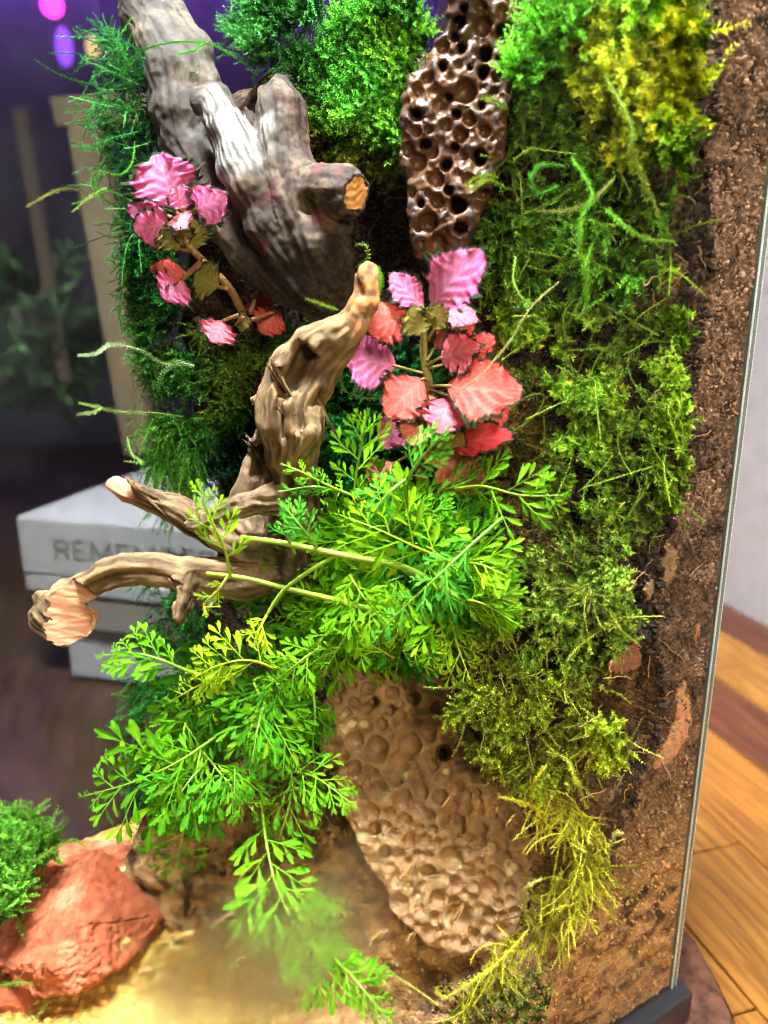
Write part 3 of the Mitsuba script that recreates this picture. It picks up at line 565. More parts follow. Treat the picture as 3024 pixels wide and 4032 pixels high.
for i, (b, tt, hw, db, dt, pal) in enumerate(FR):
    m = leaf_px(b, tt, hw, db, dt, pal=pal, seed=i, nrm_roll=rr.uniform(-.45, .45), curl=rr.uniform(.15, .5), cup=rr.uniform(-.2, .5), teeth=12 if hw < 60 else 16)
    k = put('leaf', m, 'mat_petal', fit, smooth=True, label={'olive': 'small folded olive green young leaf', 'lilac': 'lilac pink leaf with a dark toothed rim'}.get(pal))
    put('petiole', stem_px([(*att[i], .054), (*b, db), (b[0] + .12 * (tt[0] - b[0]), b[1] + .12 * (tt[1] - b[1]), db)], .0006, .0005, [0.22, 0.20, 0.05], [0.34, 0.24, 0.09], 8), 'mat_stem', k, smooth=True)
fl = thing('pink_nerve_plant', 'smaller lilac pink plant in shade to the left under the large driftwood log', 'plant')
put('stem', stem_px([(990, 1300, .040), (960, 1240, .045), (900, 1130, .052), (820, 1050, .058), (740, 960, .062), (700, 860, .064)], .0019, .0012, [0.16, 0.06, 0.04], [0.34, 0.26, 0.08], 30), 'mat_stem', fl, smooth=True)
FL = [((690, 822), (612, 596), 92, .064, .068, 'lilac'), ((722, 828), (700, 732), 42, .065, .068, 'lilac'), ((765, 828), (882, 778), 58, .063, .066, 'lilac'), ((668, 852), (494, 836), 44, .064, .074, 'lilac'), ((655, 884), (522, 905), 50, .066, .074, 'lilac'),
      ((722, 985), (655, 880), 56, .062, .068, 'olive'), ((760, 990), (752, 860), 46, .060, .062, 'olive'), ((700, 840), (730, 900), 40, .066, .070, 'pink'), ((735, 1078), (580, 1062), 34, .062, .070, 'coral'), ((722, 1098), (645, 1172), 60, .062, .070, 'lilac'), ((862, 1130), (760, 1080), 56, .056, .062, 'olive'),
      ((1015, 1150), (1048, 1230), 44, .036, .040, 'red'), ((1100, 1220), (1022, 1310), 52, .042, .048, 'coral'), ((880, 1262), (840, 1345), 54, .056, .064, 'pink'), ((930, 1280), (985, 1262), 26, .052, .054, 'olive')]
att = [(705, 870), (705, 880), (720, 900), (700, 880), (705, 890), (760, 985), (790, 1020), (705, 870), (790, 1030), (790, 1040), (900, 1140), (985, 1230), (990, 1260), (940, 1240), (960, 1250)]
for i, (b, tt, hw, db, dt, pal) in enumerate(FL):
    m = leaf_px(b, tt, 1.15 * hw, db, dt, pal=pal, seed=40 + i, nrm_roll=rr.uniform(-.5, .5), curl=rr.uniform(.1, .5), cup=rr.uniform(-.2, .6), teeth=9, ruffle=1.6)
    k = put('leaf', m, 'mat_petal', fl, smooth=True, label={'olive': 'olive green underside of a young leaf', 'red': 'dark red leaf deep in shade', 'coral': 'coral red leaf'}.get(pal))
    put('petiole', stem_px([(*att[i], .056 if att[i][0] > 850 else .062), (*b, db), (b[0] + .12 * (tt[0] - b[0]), b[1] + .12 * (tt[1] - b[1]), db)], .0009, .0006, [0.25, 0.12, 0.05], [0.40, 0.30, 0.10], 8), 'mat_stem', k, smooth=True)

# ------------------------------------------------------------------ fern
RIB = np.array([[0, 0, 0], [.34, 0, -.02], [.64, 0, -.03], [1.04, 0, -.02]])
EDG = np.array([[.34, .060, .0], [.60, .135, .010], [.88, .215, 0], [.80, .110, -.01], [.97, .075, -.01]])
TPL = np.vstack([RIB, EDG, EDG * [1, -1, 1]])
TF = [[0, 1, 4], [1, 2, 5], [1, 5, 4], [2, 7, 5], [5, 7, 6], [2, 8, 7], [2, 3, 8]]
TF = np.array(TF + [[a, (c + 5 if c > 3 else c), (b + 5 if b > 3 else b)] for a, b, c in TF])
FERN_N = [0]
def pinna(base, ax, nrm, L, r, colr, droop=0.3, m=5):
    """A divided leaflet: wedge shaped toothed segments to either side of a thin midrib."""
    sd = np.cross(nrm, ax); parts = []
    s = np.linspace(0.16, 0.90, m)
    def pos(q): return base + L * (q * ax - droop * q * q * 0.35 * nrm)
    for j, q in enumerate(np.append(s, 0.88)):
        term = j == m
        sg = 0 if term else (1 if j % 2 else -1)
        ln = L * (0.66 * (1 - 0.40 * q) if not term else 0.46) * r.uniform(.85, 1.15)
        an = 0 if term else math.radians(33) * r.uniform(.75, 1.3)
        d = unit(ax * math.cos(an) + sd * sg * math.sin(an) - nrm * (droop * 0.7 * q + 0.10) + nrm * r.normal() * .16)
        wv = unit(np.cross(nrm + r.normal(size=3) * .22, d)); nv_ = np.cross(d, wv)
        tp = TPL * [1, r.uniform(.85, 1.2), 1]; tp = tp + np.stack([0 * tp[:, 0], 0 * tp[:, 0], -0.16 * tp[:, 0] ** 2 * r.uniform(0, 1.6)], 1)
        V = pos(q) + ln * (tp[:, :1] * d + tp[:, 1:2] * wv + tp[:, 2:3] * nv_)
        cc = np.clip((colr + np.array([.10, .03, .0]) * (r.random() ** 5)) * r.uniform(.62, 1.25) * np.where(np.arange(len(V)) < 4, 1.28, 0.96)[:, None], 0, 1)
        parts.append((V, TF, cc))
    rb = pos(np.linspace(-.02, .93, 7)[:, None]); V, F = tube(rb, np.linspace(.00036, .00018, 7), 3, False)
    parts.append((V, F, np.tile(np.clip(colr * 1.35 + [.03, .02, 0], 0, 1), (len(V), 1))))
    return cat_mesh(parts)
def frond(holder, pts, pl, colr, n=9, seed=0, roll=0.0, start=0.18, droop=0.3, stem=.0007, separate=True, m=5, fr_label=None):
    r = np.random.default_rng(seed + 900); P = [on_w(x, y, d) for x, y, d in pts]; c = curve(P, 40); sc = float(scale_at(c[20])); L = (1.36 if pts[0][1] > 2100 else 1.10) * pl * sc
    tn = unit(np.gradient(c, axis=0)); view = unit(EYE - c[20]); colr = np.asarray(colr)
    V, F = tube(c, np.linspace(stem, .00022, 40), 5)
    k = put('frond', (V, F, np.tile(np.clip(colr * [1.5, 1.05, 1.2], 0, 1) * .7 + np.array([.06, .09, .008]), (len(V), 1))), 'mat_stem', holder, smooth=True, label=fr_label)
    rest = []
    for i in range(n):
        q = start + (0.97 - start) * i / (n - 1); j = int(q * 39); a = tn[j]
        nn = unit(view - (view @ a) * a); sd = np.cross(nn, a); nn = unit(nn * math.cos(roll) + sd * math.sin(roll)); sd = np.cross(nn, a)
        u = i / (n - 1); ln = L * (1 - u ** 1.6 * .72) * (0.75 + 0.5 * min(u * 4, 1) / 1.5) * r.uniform(.85, 1.12)
        if i == n - 1: ax = a
        else:
            an = math.radians(r.uniform(42, 58) - 14 * u); ax = unit(a * math.cos(an) + sd * (1 if i % 2 else -1) * math.sin(an) - nn * r.uniform(-.12, .3) + ZZ * .05)
        n2 = unit(nn - (nn @ ax) * ax + r.normal(size=3) * .12); n2 = unit(n2 - (n2 @ ax) * ax)
        me = pinna(c[j], ax, n2, ln, r, colr * r.uniform(.88, 1.14), droop * r.uniform(.5, 1.5), m)
        if separate and FERN_N[0] < 290:
            put('leaflet', me, 'mat_leaf', k); FERN_N[0] += 1
        else: rest.append(me)
    if rest:
        q = put('leaflets', cat_mesh(rest), 'mat_leaf', k); labels[q] = {'kind': 'stuff'}
fern = thing('lacy_fern', 'bright green lacy fern with finely divided fronds spilling over the lower porous block', 'fern')
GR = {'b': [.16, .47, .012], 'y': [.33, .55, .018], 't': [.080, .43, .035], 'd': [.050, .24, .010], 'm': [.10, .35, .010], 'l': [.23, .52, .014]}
def stalk(pts, r0, r1, c=([.22, .40, .03], [.26, .46, .04])):
    put('stalk', stem_px(pts, r0, r1, *c, n=30), 'mat_stem', fern, smooth=True)
stalk([(1840, 2385, .058), (1700, 2290, .070), (1560, 2225, .080), (1400, 2195, .088), (1250, 2165, .092), (1100, 2135, .094), (950, 2115, .096)], .0015, .0009)
stalk([(1560, 2440, .060), (1430, 2392, .074), (1270, 2350, .084), (1110, 2312, .092), (960, 2275, .098), (815, 2258, .100)], .0012, .0008)
stalk([(1320, 2185, .090), (1200, 2260, .094), (1110, 2330, .096), (1050, 2420, .098)], .0009, .0006)
FRD = [  # points (px, py, depth), leaflet px, colour, count
 ([(1385, 2060, .070), (1400, 1880, .076), (1425, 1740, .080), (1443, 1640, .082)], 118, 'b', 9), ([(1426, 1965, .074), (1300, 1915, .080), (1190, 1860, .086), (1107, 1826, .088)], 58, 'b', 8), ([(1320, 1930, .078), (1230, 1915, .084), (1100, 1936, .090)], 60, 't', 8),
 ([(1620, 2070, .070), (1600, 1960, .080), (1590, 1890, .086)], 60, 'd', 3), ([(1595, 1895, .088), (1660, 1800, .092), (1752, 1700, .094)], 96, 't', 8), ([(1600, 1885, .088), (1520, 1950, .094), (1462, 2035, .096)], 100, 't', 7),
 ([(1793, 1925, .060), (1900, 1915, .066), (2050, 1950, .072), (2214, 1950, .074)], 150, 'b', 8), ([(1730, 1935, .056), (1830, 1900, .060), (1980, 1820, .062)], 100, 'd', 8), ([(1800, 2220, .066), (1650, 2160, .078), (1500, 2090, .084), (1372, 2040, .086)], 165, 'l', 9),
 ([(1975, 2040, .074), (1850, 2150, .088), (1700, 2290, .098), (1560, 2420, .102), (1470, 2526, .104)], 112, 't', 12), ([(1793, 2335, .058), (1890, 2330, .062), (2014, 2370, .064)], 92, 'y', 7), ([(1765, 2418, .056), (1800, 2540, .062), (1849, 2672, .064)], 100, 'y', 8),
 ([(1560, 2545, .060), (1640, 2560, .066), (1738, 2575, .070)], 82, 'y', 7), ([(1377, 2265, .074), (1430, 2350, .082), (1512, 2440, .084)], 128, 'b', 7), ([(1426, 2418, .070), (1350, 2520, .078), (1276, 2648, .080)], 110, 'b', 8), ([(1343, 2550, .070), (1230, 2610, .076), (1096, 2712, .078)], 100, 'b', 8),
 ([(1550, 2590, .062), (1480, 2550, .070), (1400, 2520, .074)], 88, 'y', 7), ([(1250, 2160, .092), (1190, 2080, .098), (1110, 1985, .100)], 70, 't', 8), ([(1160, 2180, .092), (1120, 2060, .097), (1200, 2010, .099)], 62, 't', 7), ([(905, 2258, .100), (880, 2150, .106), (820, 2020, .110), (782, 1908, .112)], 84, 'l', 9),
 ([(900, 2262, .100), (860, 2320, .106), (800, 2385, .108), (860, 2388, .108)], 46, 'y', 7), ([(1050, 2420, .098), (1020, 2480, .102), (1000, 2530, .104)], 60, 'y', 5), ([(760, 2652, .098), (640, 2600, .106), (520, 2570, .110), (408, 2580, .114)], 124, 'm', 8), ([(1104, 2640, .082), (980, 2600, .092), (860, 2620, .098), (744, 2680, .100)], 112, 'y', 10),
 ([(930, 2652, .090), (800, 2690, .098), (664, 2765, .102)], 80, 'y', 8), ([(1262, 2545, .076), (1160, 2620, .084), (1050, 2705, .088)], 96, 'b', 8), ([(1222, 2660, .074), (1240, 2800, .080), (1232, 2920, .082), (1240, 3032, .082)], 96, 'd', 10), ([(1000, 2690, .080), (1050, 2790, .088), (1110, 2900, .092), (1164, 3002, .094)], 140, 'm', 9),
 ([(1010, 2740, .076), (880, 2780, .082), (688, 2830, .086)], 150, 'd', 7), ([(850, 2900, .096), (700, 3000, .108), (520, 3080, .116), (338, 3132, .120)], 215, 'm', 8), ([(790, 2950, .094), (760, 3120, .106), (710, 3330, .112), (676, 3510, .114)], 150, 'm', 10), ([(800, 2960, .094), (880, 3060, .100), (1000, 3195, .104)], 130, 'm', 8),
 ([(1120, 3030, .082), (1240, 3060, .092), (1378, 3158, .096)], 118, 'm', 7), ([(1024, 3080, .090), (1045, 3300, .108), (1100, 3520, .124), (1230, 3740, .140), (1380, 3930, .150)], 205, 'm', 13), ([(1300, 3760, .142), (1400, 3860, .148), (1530, 4020, .152)], 110, 'm', 8), ([(1160, 3060, .082), (1130, 3200, .094), (1080, 3360, .100)], 140, 'm', 7)]
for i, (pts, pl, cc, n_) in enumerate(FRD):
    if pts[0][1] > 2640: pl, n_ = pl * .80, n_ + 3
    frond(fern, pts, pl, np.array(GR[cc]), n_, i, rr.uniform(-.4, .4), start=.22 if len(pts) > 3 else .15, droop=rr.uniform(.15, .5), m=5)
rf = np.random.default_rng(77)
for i in range(90):
    a_, q = rf.uniform(0, 2 * math.pi), rf.random() ** .5
    x, y = 1500 + 430 * q * math.cos(a_), 2310 + 310 * q * math.sin(a_)
    if (y < 2120 and x < 1260) or y < 2030: continue
    dx, dy = 0.8 * (x - 1560) + rf.normal() * 90, 0.8 * (y - 2250) + 70 + rf.normal() * 80; ln = math.hypot(dx, dy); dx, dy = dx / ln * rf.uniform(150, 260), dy / ln * rf.uniform(150, 260)
    d0 = rf.uniform(.036, .062); cc = GR[rf.choice(['d', 'm', 'b', 'b', 'l', 'y' if y > 2350 else 't'])]
    frond(fern, [(x - .4 * dx, y - .4 * dy, d0), (x + .1 * dx, y + .1 * dy - 20, d0 + .008), (x + .6 * dx, y + .6 * dy, d0 + .010)], rf.uniform(85, 135), np.array(cc), 8, 100 + i, rf.uniform(-.7, .7), droop=rf.uniform(.1, .6))
for i in range(6):
    x, y = rf.uniform(600, 1130), rf.uniform(2720, 3120); dx, dy = rf.normal() * 80 - 60, rf.uniform(60, 190); d0 = rf.uniform(.080, .100)
    frond(fern, [(x - .4 * dx, y - .4 * dy, d0), (x + .1 * dx, y, d0 + .010), (x + .6 * dx, y + .6 * dy, d0 + .016)], rf.uniform(95, 140), np.array(GR[rf.choice(['m', 'd', 'd', 'd'])]), 9, 300 + i, rf.uniform(-.6, .6), droop=rf.uniform(.2, .6))
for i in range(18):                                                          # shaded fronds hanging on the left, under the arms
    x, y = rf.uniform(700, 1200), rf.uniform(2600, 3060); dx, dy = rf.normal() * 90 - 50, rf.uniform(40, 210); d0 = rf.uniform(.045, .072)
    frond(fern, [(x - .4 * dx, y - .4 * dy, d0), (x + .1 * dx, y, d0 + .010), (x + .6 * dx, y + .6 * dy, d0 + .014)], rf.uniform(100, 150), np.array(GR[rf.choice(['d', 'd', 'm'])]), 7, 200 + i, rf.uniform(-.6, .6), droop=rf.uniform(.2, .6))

# ------------------------------------------------------------------ mosses
def shoots(P, D, L, K, leaf, width, c0, c1, r, curl=1.0, grav=0.0, ranks=2, ang=50, taper=0.5, stem=None, jit=0.15, flat=False):
    """Moss shoots from points P along D: a wandering stem with small pointed leaves. All arrays; returns vertices, triangles, colours."""
    S = len(P); L = np.broadcast_to(L, (S,)); cur = unit(D); pos = P.copy(); nodes, tang = [pos.copy()], [cur.copy()]
    bend = unit(r.normal(size=(S, 3))) * r.uniform(.2, 1, (S, 1)) * curl
    for k in range(K):
        cur = unit(cur + (bend + r.normal(size=(S, 3)) * jit * 2 + [0, 0, -grav]) / K)
        pos = pos + cur * (L / K)[:, None]; nodes.append(pos.copy()); tang.append(cur.copy())
    N = np.stack(nodes, 1); Tn = np.stack(tang, 1)                           # S, K+1, 3
    ref = unit(r.normal(size=(S, 1, 3))); a = unit(np.cross(Tn, ref)); b = np.cross(Tn, a)
    kk = np.arange(K + 1)[None, :, None]; Vs, Fs, Cs = [], [], []; off = 0
    big = meshkit.fbm(P * 95, 3, 33)[:, None, None]; tone = r.uniform(.6, 1.4, (S, 1, 1)) * (.35 + 1.3 * sstep(.30, .66, big)); c0, c1 = np.asarray(c0) * .55, np.asarray(c1) * 1.12
    for q in range(ranks):
        ph = (kk * (0.25 if flat else 2.4) + q * 2 * math.pi / ranks + r.uniform(-.4, .4, (S, K + 1, 1)))
        if flat: ph = q * math.pi + r.uniform(-.5, .5, (S, K + 1, 1)) + 0 * kk
        sd = a * np.cos(ph) + b * np.sin(ph); an = np.radians(ang) * r.uniform(.7, 1.3, (S, K + 1, 1))
        d = Tn * np.cos(an) + sd * np.sin(an); w = np.cross(d, np.cross(sd, Tn)); w = unit(np.cross(Tn, sd) + .5 * r.normal(size=(S, K + 1, 3))); nn = np.cross(d, w)
        u = kk / K; ll = leaf * (1 - taper * u ** 1.5) * r.uniform(.7, 1.25, (S, K + 1, 1)); B = N + 0 * ll
        V = np.stack([B, B + ll * (.45 * d + width * .5 * w + .06 * nn), B + ll * (d - .12 * nn), B + ll * (.45 * d - width * .5 * w + .06 * nn)], 2).reshape(-1, 3)
        n = S * (K + 1); i = np.arange(n)[:, None] * 4
        Fs.append(np.vstack([i + [0, 1, 2], i + [0, 2, 3]]) + off); off += 4 * n; Vs.append(V)
        c = (c0 + (c1 - c0) * np.clip(u + r.normal(size=(S, K + 1, 1)) * .16, 0, 1)) * tone * r.uniform(.75, 1.25, (S, K + 1, 1))
        Cs.append(np.repeat(np.clip(c, 0, 1).reshape(-1, 3), 4, 0))
    if stem:
        w = a * stem; w2 = b * stem
        V = np.concatenate([N + w, N - w * .5 + w2 * .87, N - w * .5 - w2 * .87], 1).reshape(-1, 3); M = K + 1
        k = np.arange(K)[None, :]; s0 = np.arange(S)[:, None] * 3 * M; f = []
        for x in range(3):
            y = (x + 1) % 3; p0, p1, q0, q1 = s0 + x * M + k, s0 + x * M + k + 1, s0 + y * M + k, s0 + y * M + k + 1
            f += [np.stack([p0, q0, q1], -1).reshape(-1, 3), np.stack([p0, q1, p1], -1).reshape(-1, 3)]
        Fs.append(np.vstack(f) + off); off += len(V); Vs.append(V)
        Cs.append(np.clip(np.repeat((c0 * .7 + c1 * .3) * tone * np.ones((S, 3 * M, 1)), 1, 0).reshape(-1, 3) * [1.1, .9, .8], 0, 1))
    return np.vstack(Vs), np.vstack(Fs), np.vstack(Cs)
def sample(poly, n, r, seedn=0, patch=0.0, pf=1 / 160.0):
    poly = np.asarray(poly, float); lo, hi = poly.min(0), poly.max(0); X = np.zeros((0, 2))
    while len(X) < n:
        q = r.uniform(lo, hi, (n * 3, 2)); q = q[in_poly(q[:, 0], q[:, 1], poly)]
        if patch > 0: q = q[meshkit.fbm(np.c_[q * pf, q[:, 0] * 0 + seedn], 3, seedn) > patch]
        X = np.vstack([X, q])
    return X[:n]
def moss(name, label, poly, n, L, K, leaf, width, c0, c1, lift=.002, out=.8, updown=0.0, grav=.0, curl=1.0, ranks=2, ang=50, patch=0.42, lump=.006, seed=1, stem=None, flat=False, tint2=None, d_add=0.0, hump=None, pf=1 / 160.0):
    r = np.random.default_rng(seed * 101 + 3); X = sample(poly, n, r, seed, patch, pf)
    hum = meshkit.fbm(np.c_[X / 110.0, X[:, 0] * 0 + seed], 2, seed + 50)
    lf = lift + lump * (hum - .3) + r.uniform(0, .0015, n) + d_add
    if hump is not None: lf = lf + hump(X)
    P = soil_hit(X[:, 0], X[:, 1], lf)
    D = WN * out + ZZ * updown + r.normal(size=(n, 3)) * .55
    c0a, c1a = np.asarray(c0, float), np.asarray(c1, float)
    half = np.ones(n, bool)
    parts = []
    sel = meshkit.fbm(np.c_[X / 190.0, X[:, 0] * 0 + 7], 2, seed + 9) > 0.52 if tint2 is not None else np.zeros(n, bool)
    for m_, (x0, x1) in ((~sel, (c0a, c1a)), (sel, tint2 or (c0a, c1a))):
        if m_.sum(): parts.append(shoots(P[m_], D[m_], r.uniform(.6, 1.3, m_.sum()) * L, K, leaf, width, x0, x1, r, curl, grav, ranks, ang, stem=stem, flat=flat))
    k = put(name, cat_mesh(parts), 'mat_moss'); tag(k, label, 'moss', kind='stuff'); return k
DK, MG, BR, YL, OL = [.010, .055, .012], [.030, .20, .022], [.07, .44, .03], [.36, .48, .025], [.07, .10, .012]
moss('moss_carpet', 'dense bright green moss cushion between the large driftwood and the upper porous block', [(1330, 110), (1420, 0), (1560, -60), (1640, 20), (1690, 110), (1690, 170), (1620, 250), (1590, 350), (1575, 520), (1585, 640), (1440, 560), (1300, 560), (1230, 450), (1215, 330), (1240, 250)], 2300, .0080, 9, .0019, .5, [.03, .19, .025], [.15, .54, .07], out=.8, updown=.5, lump=.014, ranks=3, patch=.33, seed=1, lift=.003, pf=1 / 70, tint2=([.03, .18, .012], [.20, .50, .04]))
moss('yellowish_moss', 'thin yellow green moss on the soil beside the sawn driftwood stub', [(1240, 470), (1350, 520), (1590, 560), (1588, 740), (1430, 690), (1340, 640), (1270, 600)], 620, .006, 7, .0020, .5, [.10, .13, .02], [.34, .42, .05], patch=.36, seed=2, ranks=3)
moss('loose_moss', 'loose blue green moss tufts right of the driftwood top', [(900, 130), (960, 60), (1080, -60), (1420, -60), (1440, 60), (1330, 180), (1280, 300), (1200, 350), (1130, 290), (1000, 270)], 620, .010, 10, .0019, .5, [.014, .11, .03], [.10, .40, .09], updown=.4, lump=.012, seed=3, patch=.46, stem=.00018)
moss('loose_moss', 'tangled deep green moss hanging left of the large driftwood beside the far pane', [(420, 130), (500, 120), (620, 260), (655, 430), (690, 600), (780, 760), (790, 870), (640, 960), (700, 1050), (520, 1010), (470, 880), (430, 700), (400, 560), (390, 400), (360, 300)], 300, .016, 16, .0017, .45, [.012, .10, .03], [.07, .34, .09], out=.7, updown=.0, grav=.4, curl=3.2, lump=.014, seed=4, patch=.42, stem=.00018)
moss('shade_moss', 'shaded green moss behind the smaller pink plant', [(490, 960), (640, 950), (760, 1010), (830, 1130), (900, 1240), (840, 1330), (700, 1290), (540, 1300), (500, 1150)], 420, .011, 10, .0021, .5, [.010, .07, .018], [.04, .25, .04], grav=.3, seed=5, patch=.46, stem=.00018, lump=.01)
moss('olive_moss', 'olive green moss below the smaller pink plant left of the vertical branch', [(540, 1280), (760, 1280), (900, 1330), (1060, 1310), (1190, 1300), (1260, 1330), (1150, 1460), (1060, 1590), (920, 1690), (800, 1760), (660, 1700), (580, 1530)], 1150, .010, 10, .0021, .5, [.045, .085, .008], [.15, .30, .03], grav=.3, seed=6, patch=.45, tint2=([.02, .12, .02], [.09, .34, .05]), stem=.00018, lump=.012)
moss('hanging_moss', 'pale green moss tassels hanging in front of the grey boxes seen through the far pane', [(600, 1520), (700, 1690), (800, 1730), (790, 1850), (720, 2010), (660, 2000), (640, 1800)], 420, .018, 14, .0020, .45, [.035, .16, .02], [.13, .42, .05], out=.35, grav=2.2, seed=7, patch=.3, stem=.0002, d_add=.004)
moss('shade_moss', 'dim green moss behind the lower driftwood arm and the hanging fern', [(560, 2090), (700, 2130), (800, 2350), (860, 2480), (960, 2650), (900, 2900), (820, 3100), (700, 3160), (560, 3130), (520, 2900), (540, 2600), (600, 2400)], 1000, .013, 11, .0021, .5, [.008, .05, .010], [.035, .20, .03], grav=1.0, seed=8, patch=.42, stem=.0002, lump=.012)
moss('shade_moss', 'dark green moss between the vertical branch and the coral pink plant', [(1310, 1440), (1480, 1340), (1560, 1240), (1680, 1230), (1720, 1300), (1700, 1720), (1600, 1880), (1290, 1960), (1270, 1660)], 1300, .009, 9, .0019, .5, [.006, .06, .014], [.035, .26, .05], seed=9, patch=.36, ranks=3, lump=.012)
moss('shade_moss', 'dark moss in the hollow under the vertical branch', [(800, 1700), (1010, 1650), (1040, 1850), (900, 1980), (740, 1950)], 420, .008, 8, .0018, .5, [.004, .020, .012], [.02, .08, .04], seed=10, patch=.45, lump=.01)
# the right hand wall of moss
moss('yellow_moss', 'coarse yellow green moss at the top of the right wall', [(2150, 40), (2260, -70), (2780, -70), (2790, 130), (2760, 420), (2680, 640), (2560, 660), (2440, 560), (2380, 420), (2240, 300), (2150, 180)], 1050, .012, 9, .0034, .5, [.22, .30, .010], [.62, .74, .03], out=.8, updown=.2, seed=11, patch=.45, ranks=3, lump=.016, tint2=([.08, .26, .012], [.26, .52, .025]), lift=.006, pf=1 / 130)
moss('upper_moss', 'bright green tufts of moss at the right edge of the upper porous block', [(2040, 60), (2130, -60), (2280, -60), (2260, 200), (2150, 330), (2020, 330), (2010, 230)], 420, .012, 9, .0026, .5, MG, [.15, .50, .03], updown=.4, seed=12, patch=.40, lump=.012, ranks=3, d_add=.012)
moss('feathery_moss', 'feathery green moss with long arching shoots right of the upper porous block', [(2000, 330), (2200, 330), (2440, 560), (2620, 640), (2650, 900), (2580, 1200), (2300, 1260), (2060, 1180), (1900, 1050), (1860, 950), (1890, 760), (1960, 600)], 820, .014, 12, .0026, .38, [.020, .14, .018], [.24, .70, .06], out=.7, updown=-.1, grav=.5, curl=1.5, seed=13, patch=.53, stem=.0002, flat=True, lump=.008, tint2=([.02, .13, .02], [.20, .46, .03]), pf=1 / 130)
moss('fine_moss', 'fine dark and yellow green moss covering the middle of the right wall', [(1930, 1120), (2060, 1180), (2320, 1250), (2580, 1180), (2640, 1000), (2690, 1250), (2700, 1700), (2660, 2000), (2560, 2130), (2380, 2200), (2200, 2120), (2060, 1950), (2010, 1700), (2010, 1400)], 1700, .0055, 6, .0031, .5, [.05, .13, .012], [.36, .72, .04], out=.8, updown=.15, grav=.1, seed=14, patch=.53, lump=.004, ranks=3, tint2=([.06, .24, .018], [.42, .66, .06]), pf=1 / 60)
moss('dry_moss', 'brownish dry moss at the foot of the coral pink plant', [(1960, 1350), (2120, 1400), (2140, 1800), (2100, 2050), (2400, 2180), (2000, 2200), (1940, 1900)], 1100, .008, 8, .0020, .4, [.06, .036, .012], [.16, .12, .03], seed=15, patch=.42, lump=.010)
moss('light_moss', 'light green moss cushion right of the fern', [(2080, 2150), (2250, 2120), (2440, 2230), (2500, 2400), (2430, 2620), (2300, 2700), (2120, 2640), (1980, 2620), (1920, 2480), (2000, 2300)], 1150, .0062, 8, .0022, .6, [.08, .20, .014], [.40, .66, .07], out=.9, seed=16, patch=.46, lump=.009, ranks=3, lift=.004, pf=1 / 120)
moss('light_moss', 'yellow green moss patch over the right shoulder of the lower porous block', [(1700, 2720), (1800, 2650), (1960, 2620), (2120, 2640), (2300, 2690), (2440, 2640), (2500, 2850), (2440, 3010), (2300, 3060), (2120, 3100), (1960, 3040), (1850, 2900)], 1050, .0072, 8, .0022, .5, [.11, .18, .010], [.46, .62, .04], out=.9, seed=17, patch=.50, lump=.012, ranks=3, d_add=.008, hump=lambda X: .022 * sstep(2300, 1800, X[:, 0]), pf=1 / 110)
moss('hanging_moss', 'bright yellow clump of stringy moss hanging against the wet glass at lower right', [(2080, 3060), (2200, 3090), (2280, 3200), (2380, 3240), (2390, 3420), (2290, 3600), (2170, 3700), (2040, 3760), (1930, 3860), (1800, 3920), (1770, 3905), (1900, 3810), (2010, 3680), (2110, 3540), (2180, 3430), (2200, 3280), (2120, 3160)], 300, .016, 18, .0015, .34, [.36, .42, .012], [.70, .78, .08], out=.2, updown=-.5, grav=1.6, curl=3.6, seed=18, patch=.30, stem=.0002, lump=.012, d_add=.012, hump=lambda X: .020 * sstep(2300, 1800, X[:, 0]))
moss('floor_moss', 'dull olive moss on the floor behind the lower edge of the front pane', [(1840, 3880), (2100, 3800), (2180, 3950), (2100, 4080), (1700, 4080), (1750, 3960)], 130, .009, 9, .0020, .45, [.07, .11, .015], [.20, .30, .05], seed=19, patch=.4, d_add=.015, stem=.0002)

moss('stringy_moss', 'tangle of fine bright yellow green moss strings over the right wall', [(2040, 500), (2400, 480), (2640, 700), (2680, 1400), (2640, 1950), (2400, 2100), (2120, 1900), (2060, 1200), (1960, 900)], 110, .024, 22, .0015, .34, [.08, .24, .016], [.34, .62, .05], out=.5, grav=.9, curl=4.0, seed=23, patch=.44, stem=.00022, lump=.010, d_add=.006, pf=1 / 90)
moss('stringy_moss', 'fine green moss strings hanging over the left moss beside the log', [(430, 150), (620, 300), (680, 620), (760, 900), (560, 980), (440, 760), (400, 450)], 110, .024, 22, .0015, .34, [.02, .14, .03], [.10, .44, .09], out=.5, grav=.5, curl=5.0, seed=24, patch=.40, stem=.00022, lump=.012, d_add=.008)
moss('stringy_moss', 'fine pale green moss strings among the lower right moss', [(1760, 2700), (2100, 2200), (2460, 2250), (2480, 2900), (2300, 3050), (1980, 3020)], 200, .018, 18, .0015, .34, [.14, .22, .016], [.50, .64, .07], out=.5, grav=.9, curl=4.0, seed=25, patch=.42, stem=.00022, lump=.010, d_add=.010, hump=lambda X: .020 * sstep(2300, 1800, X[:, 0]))

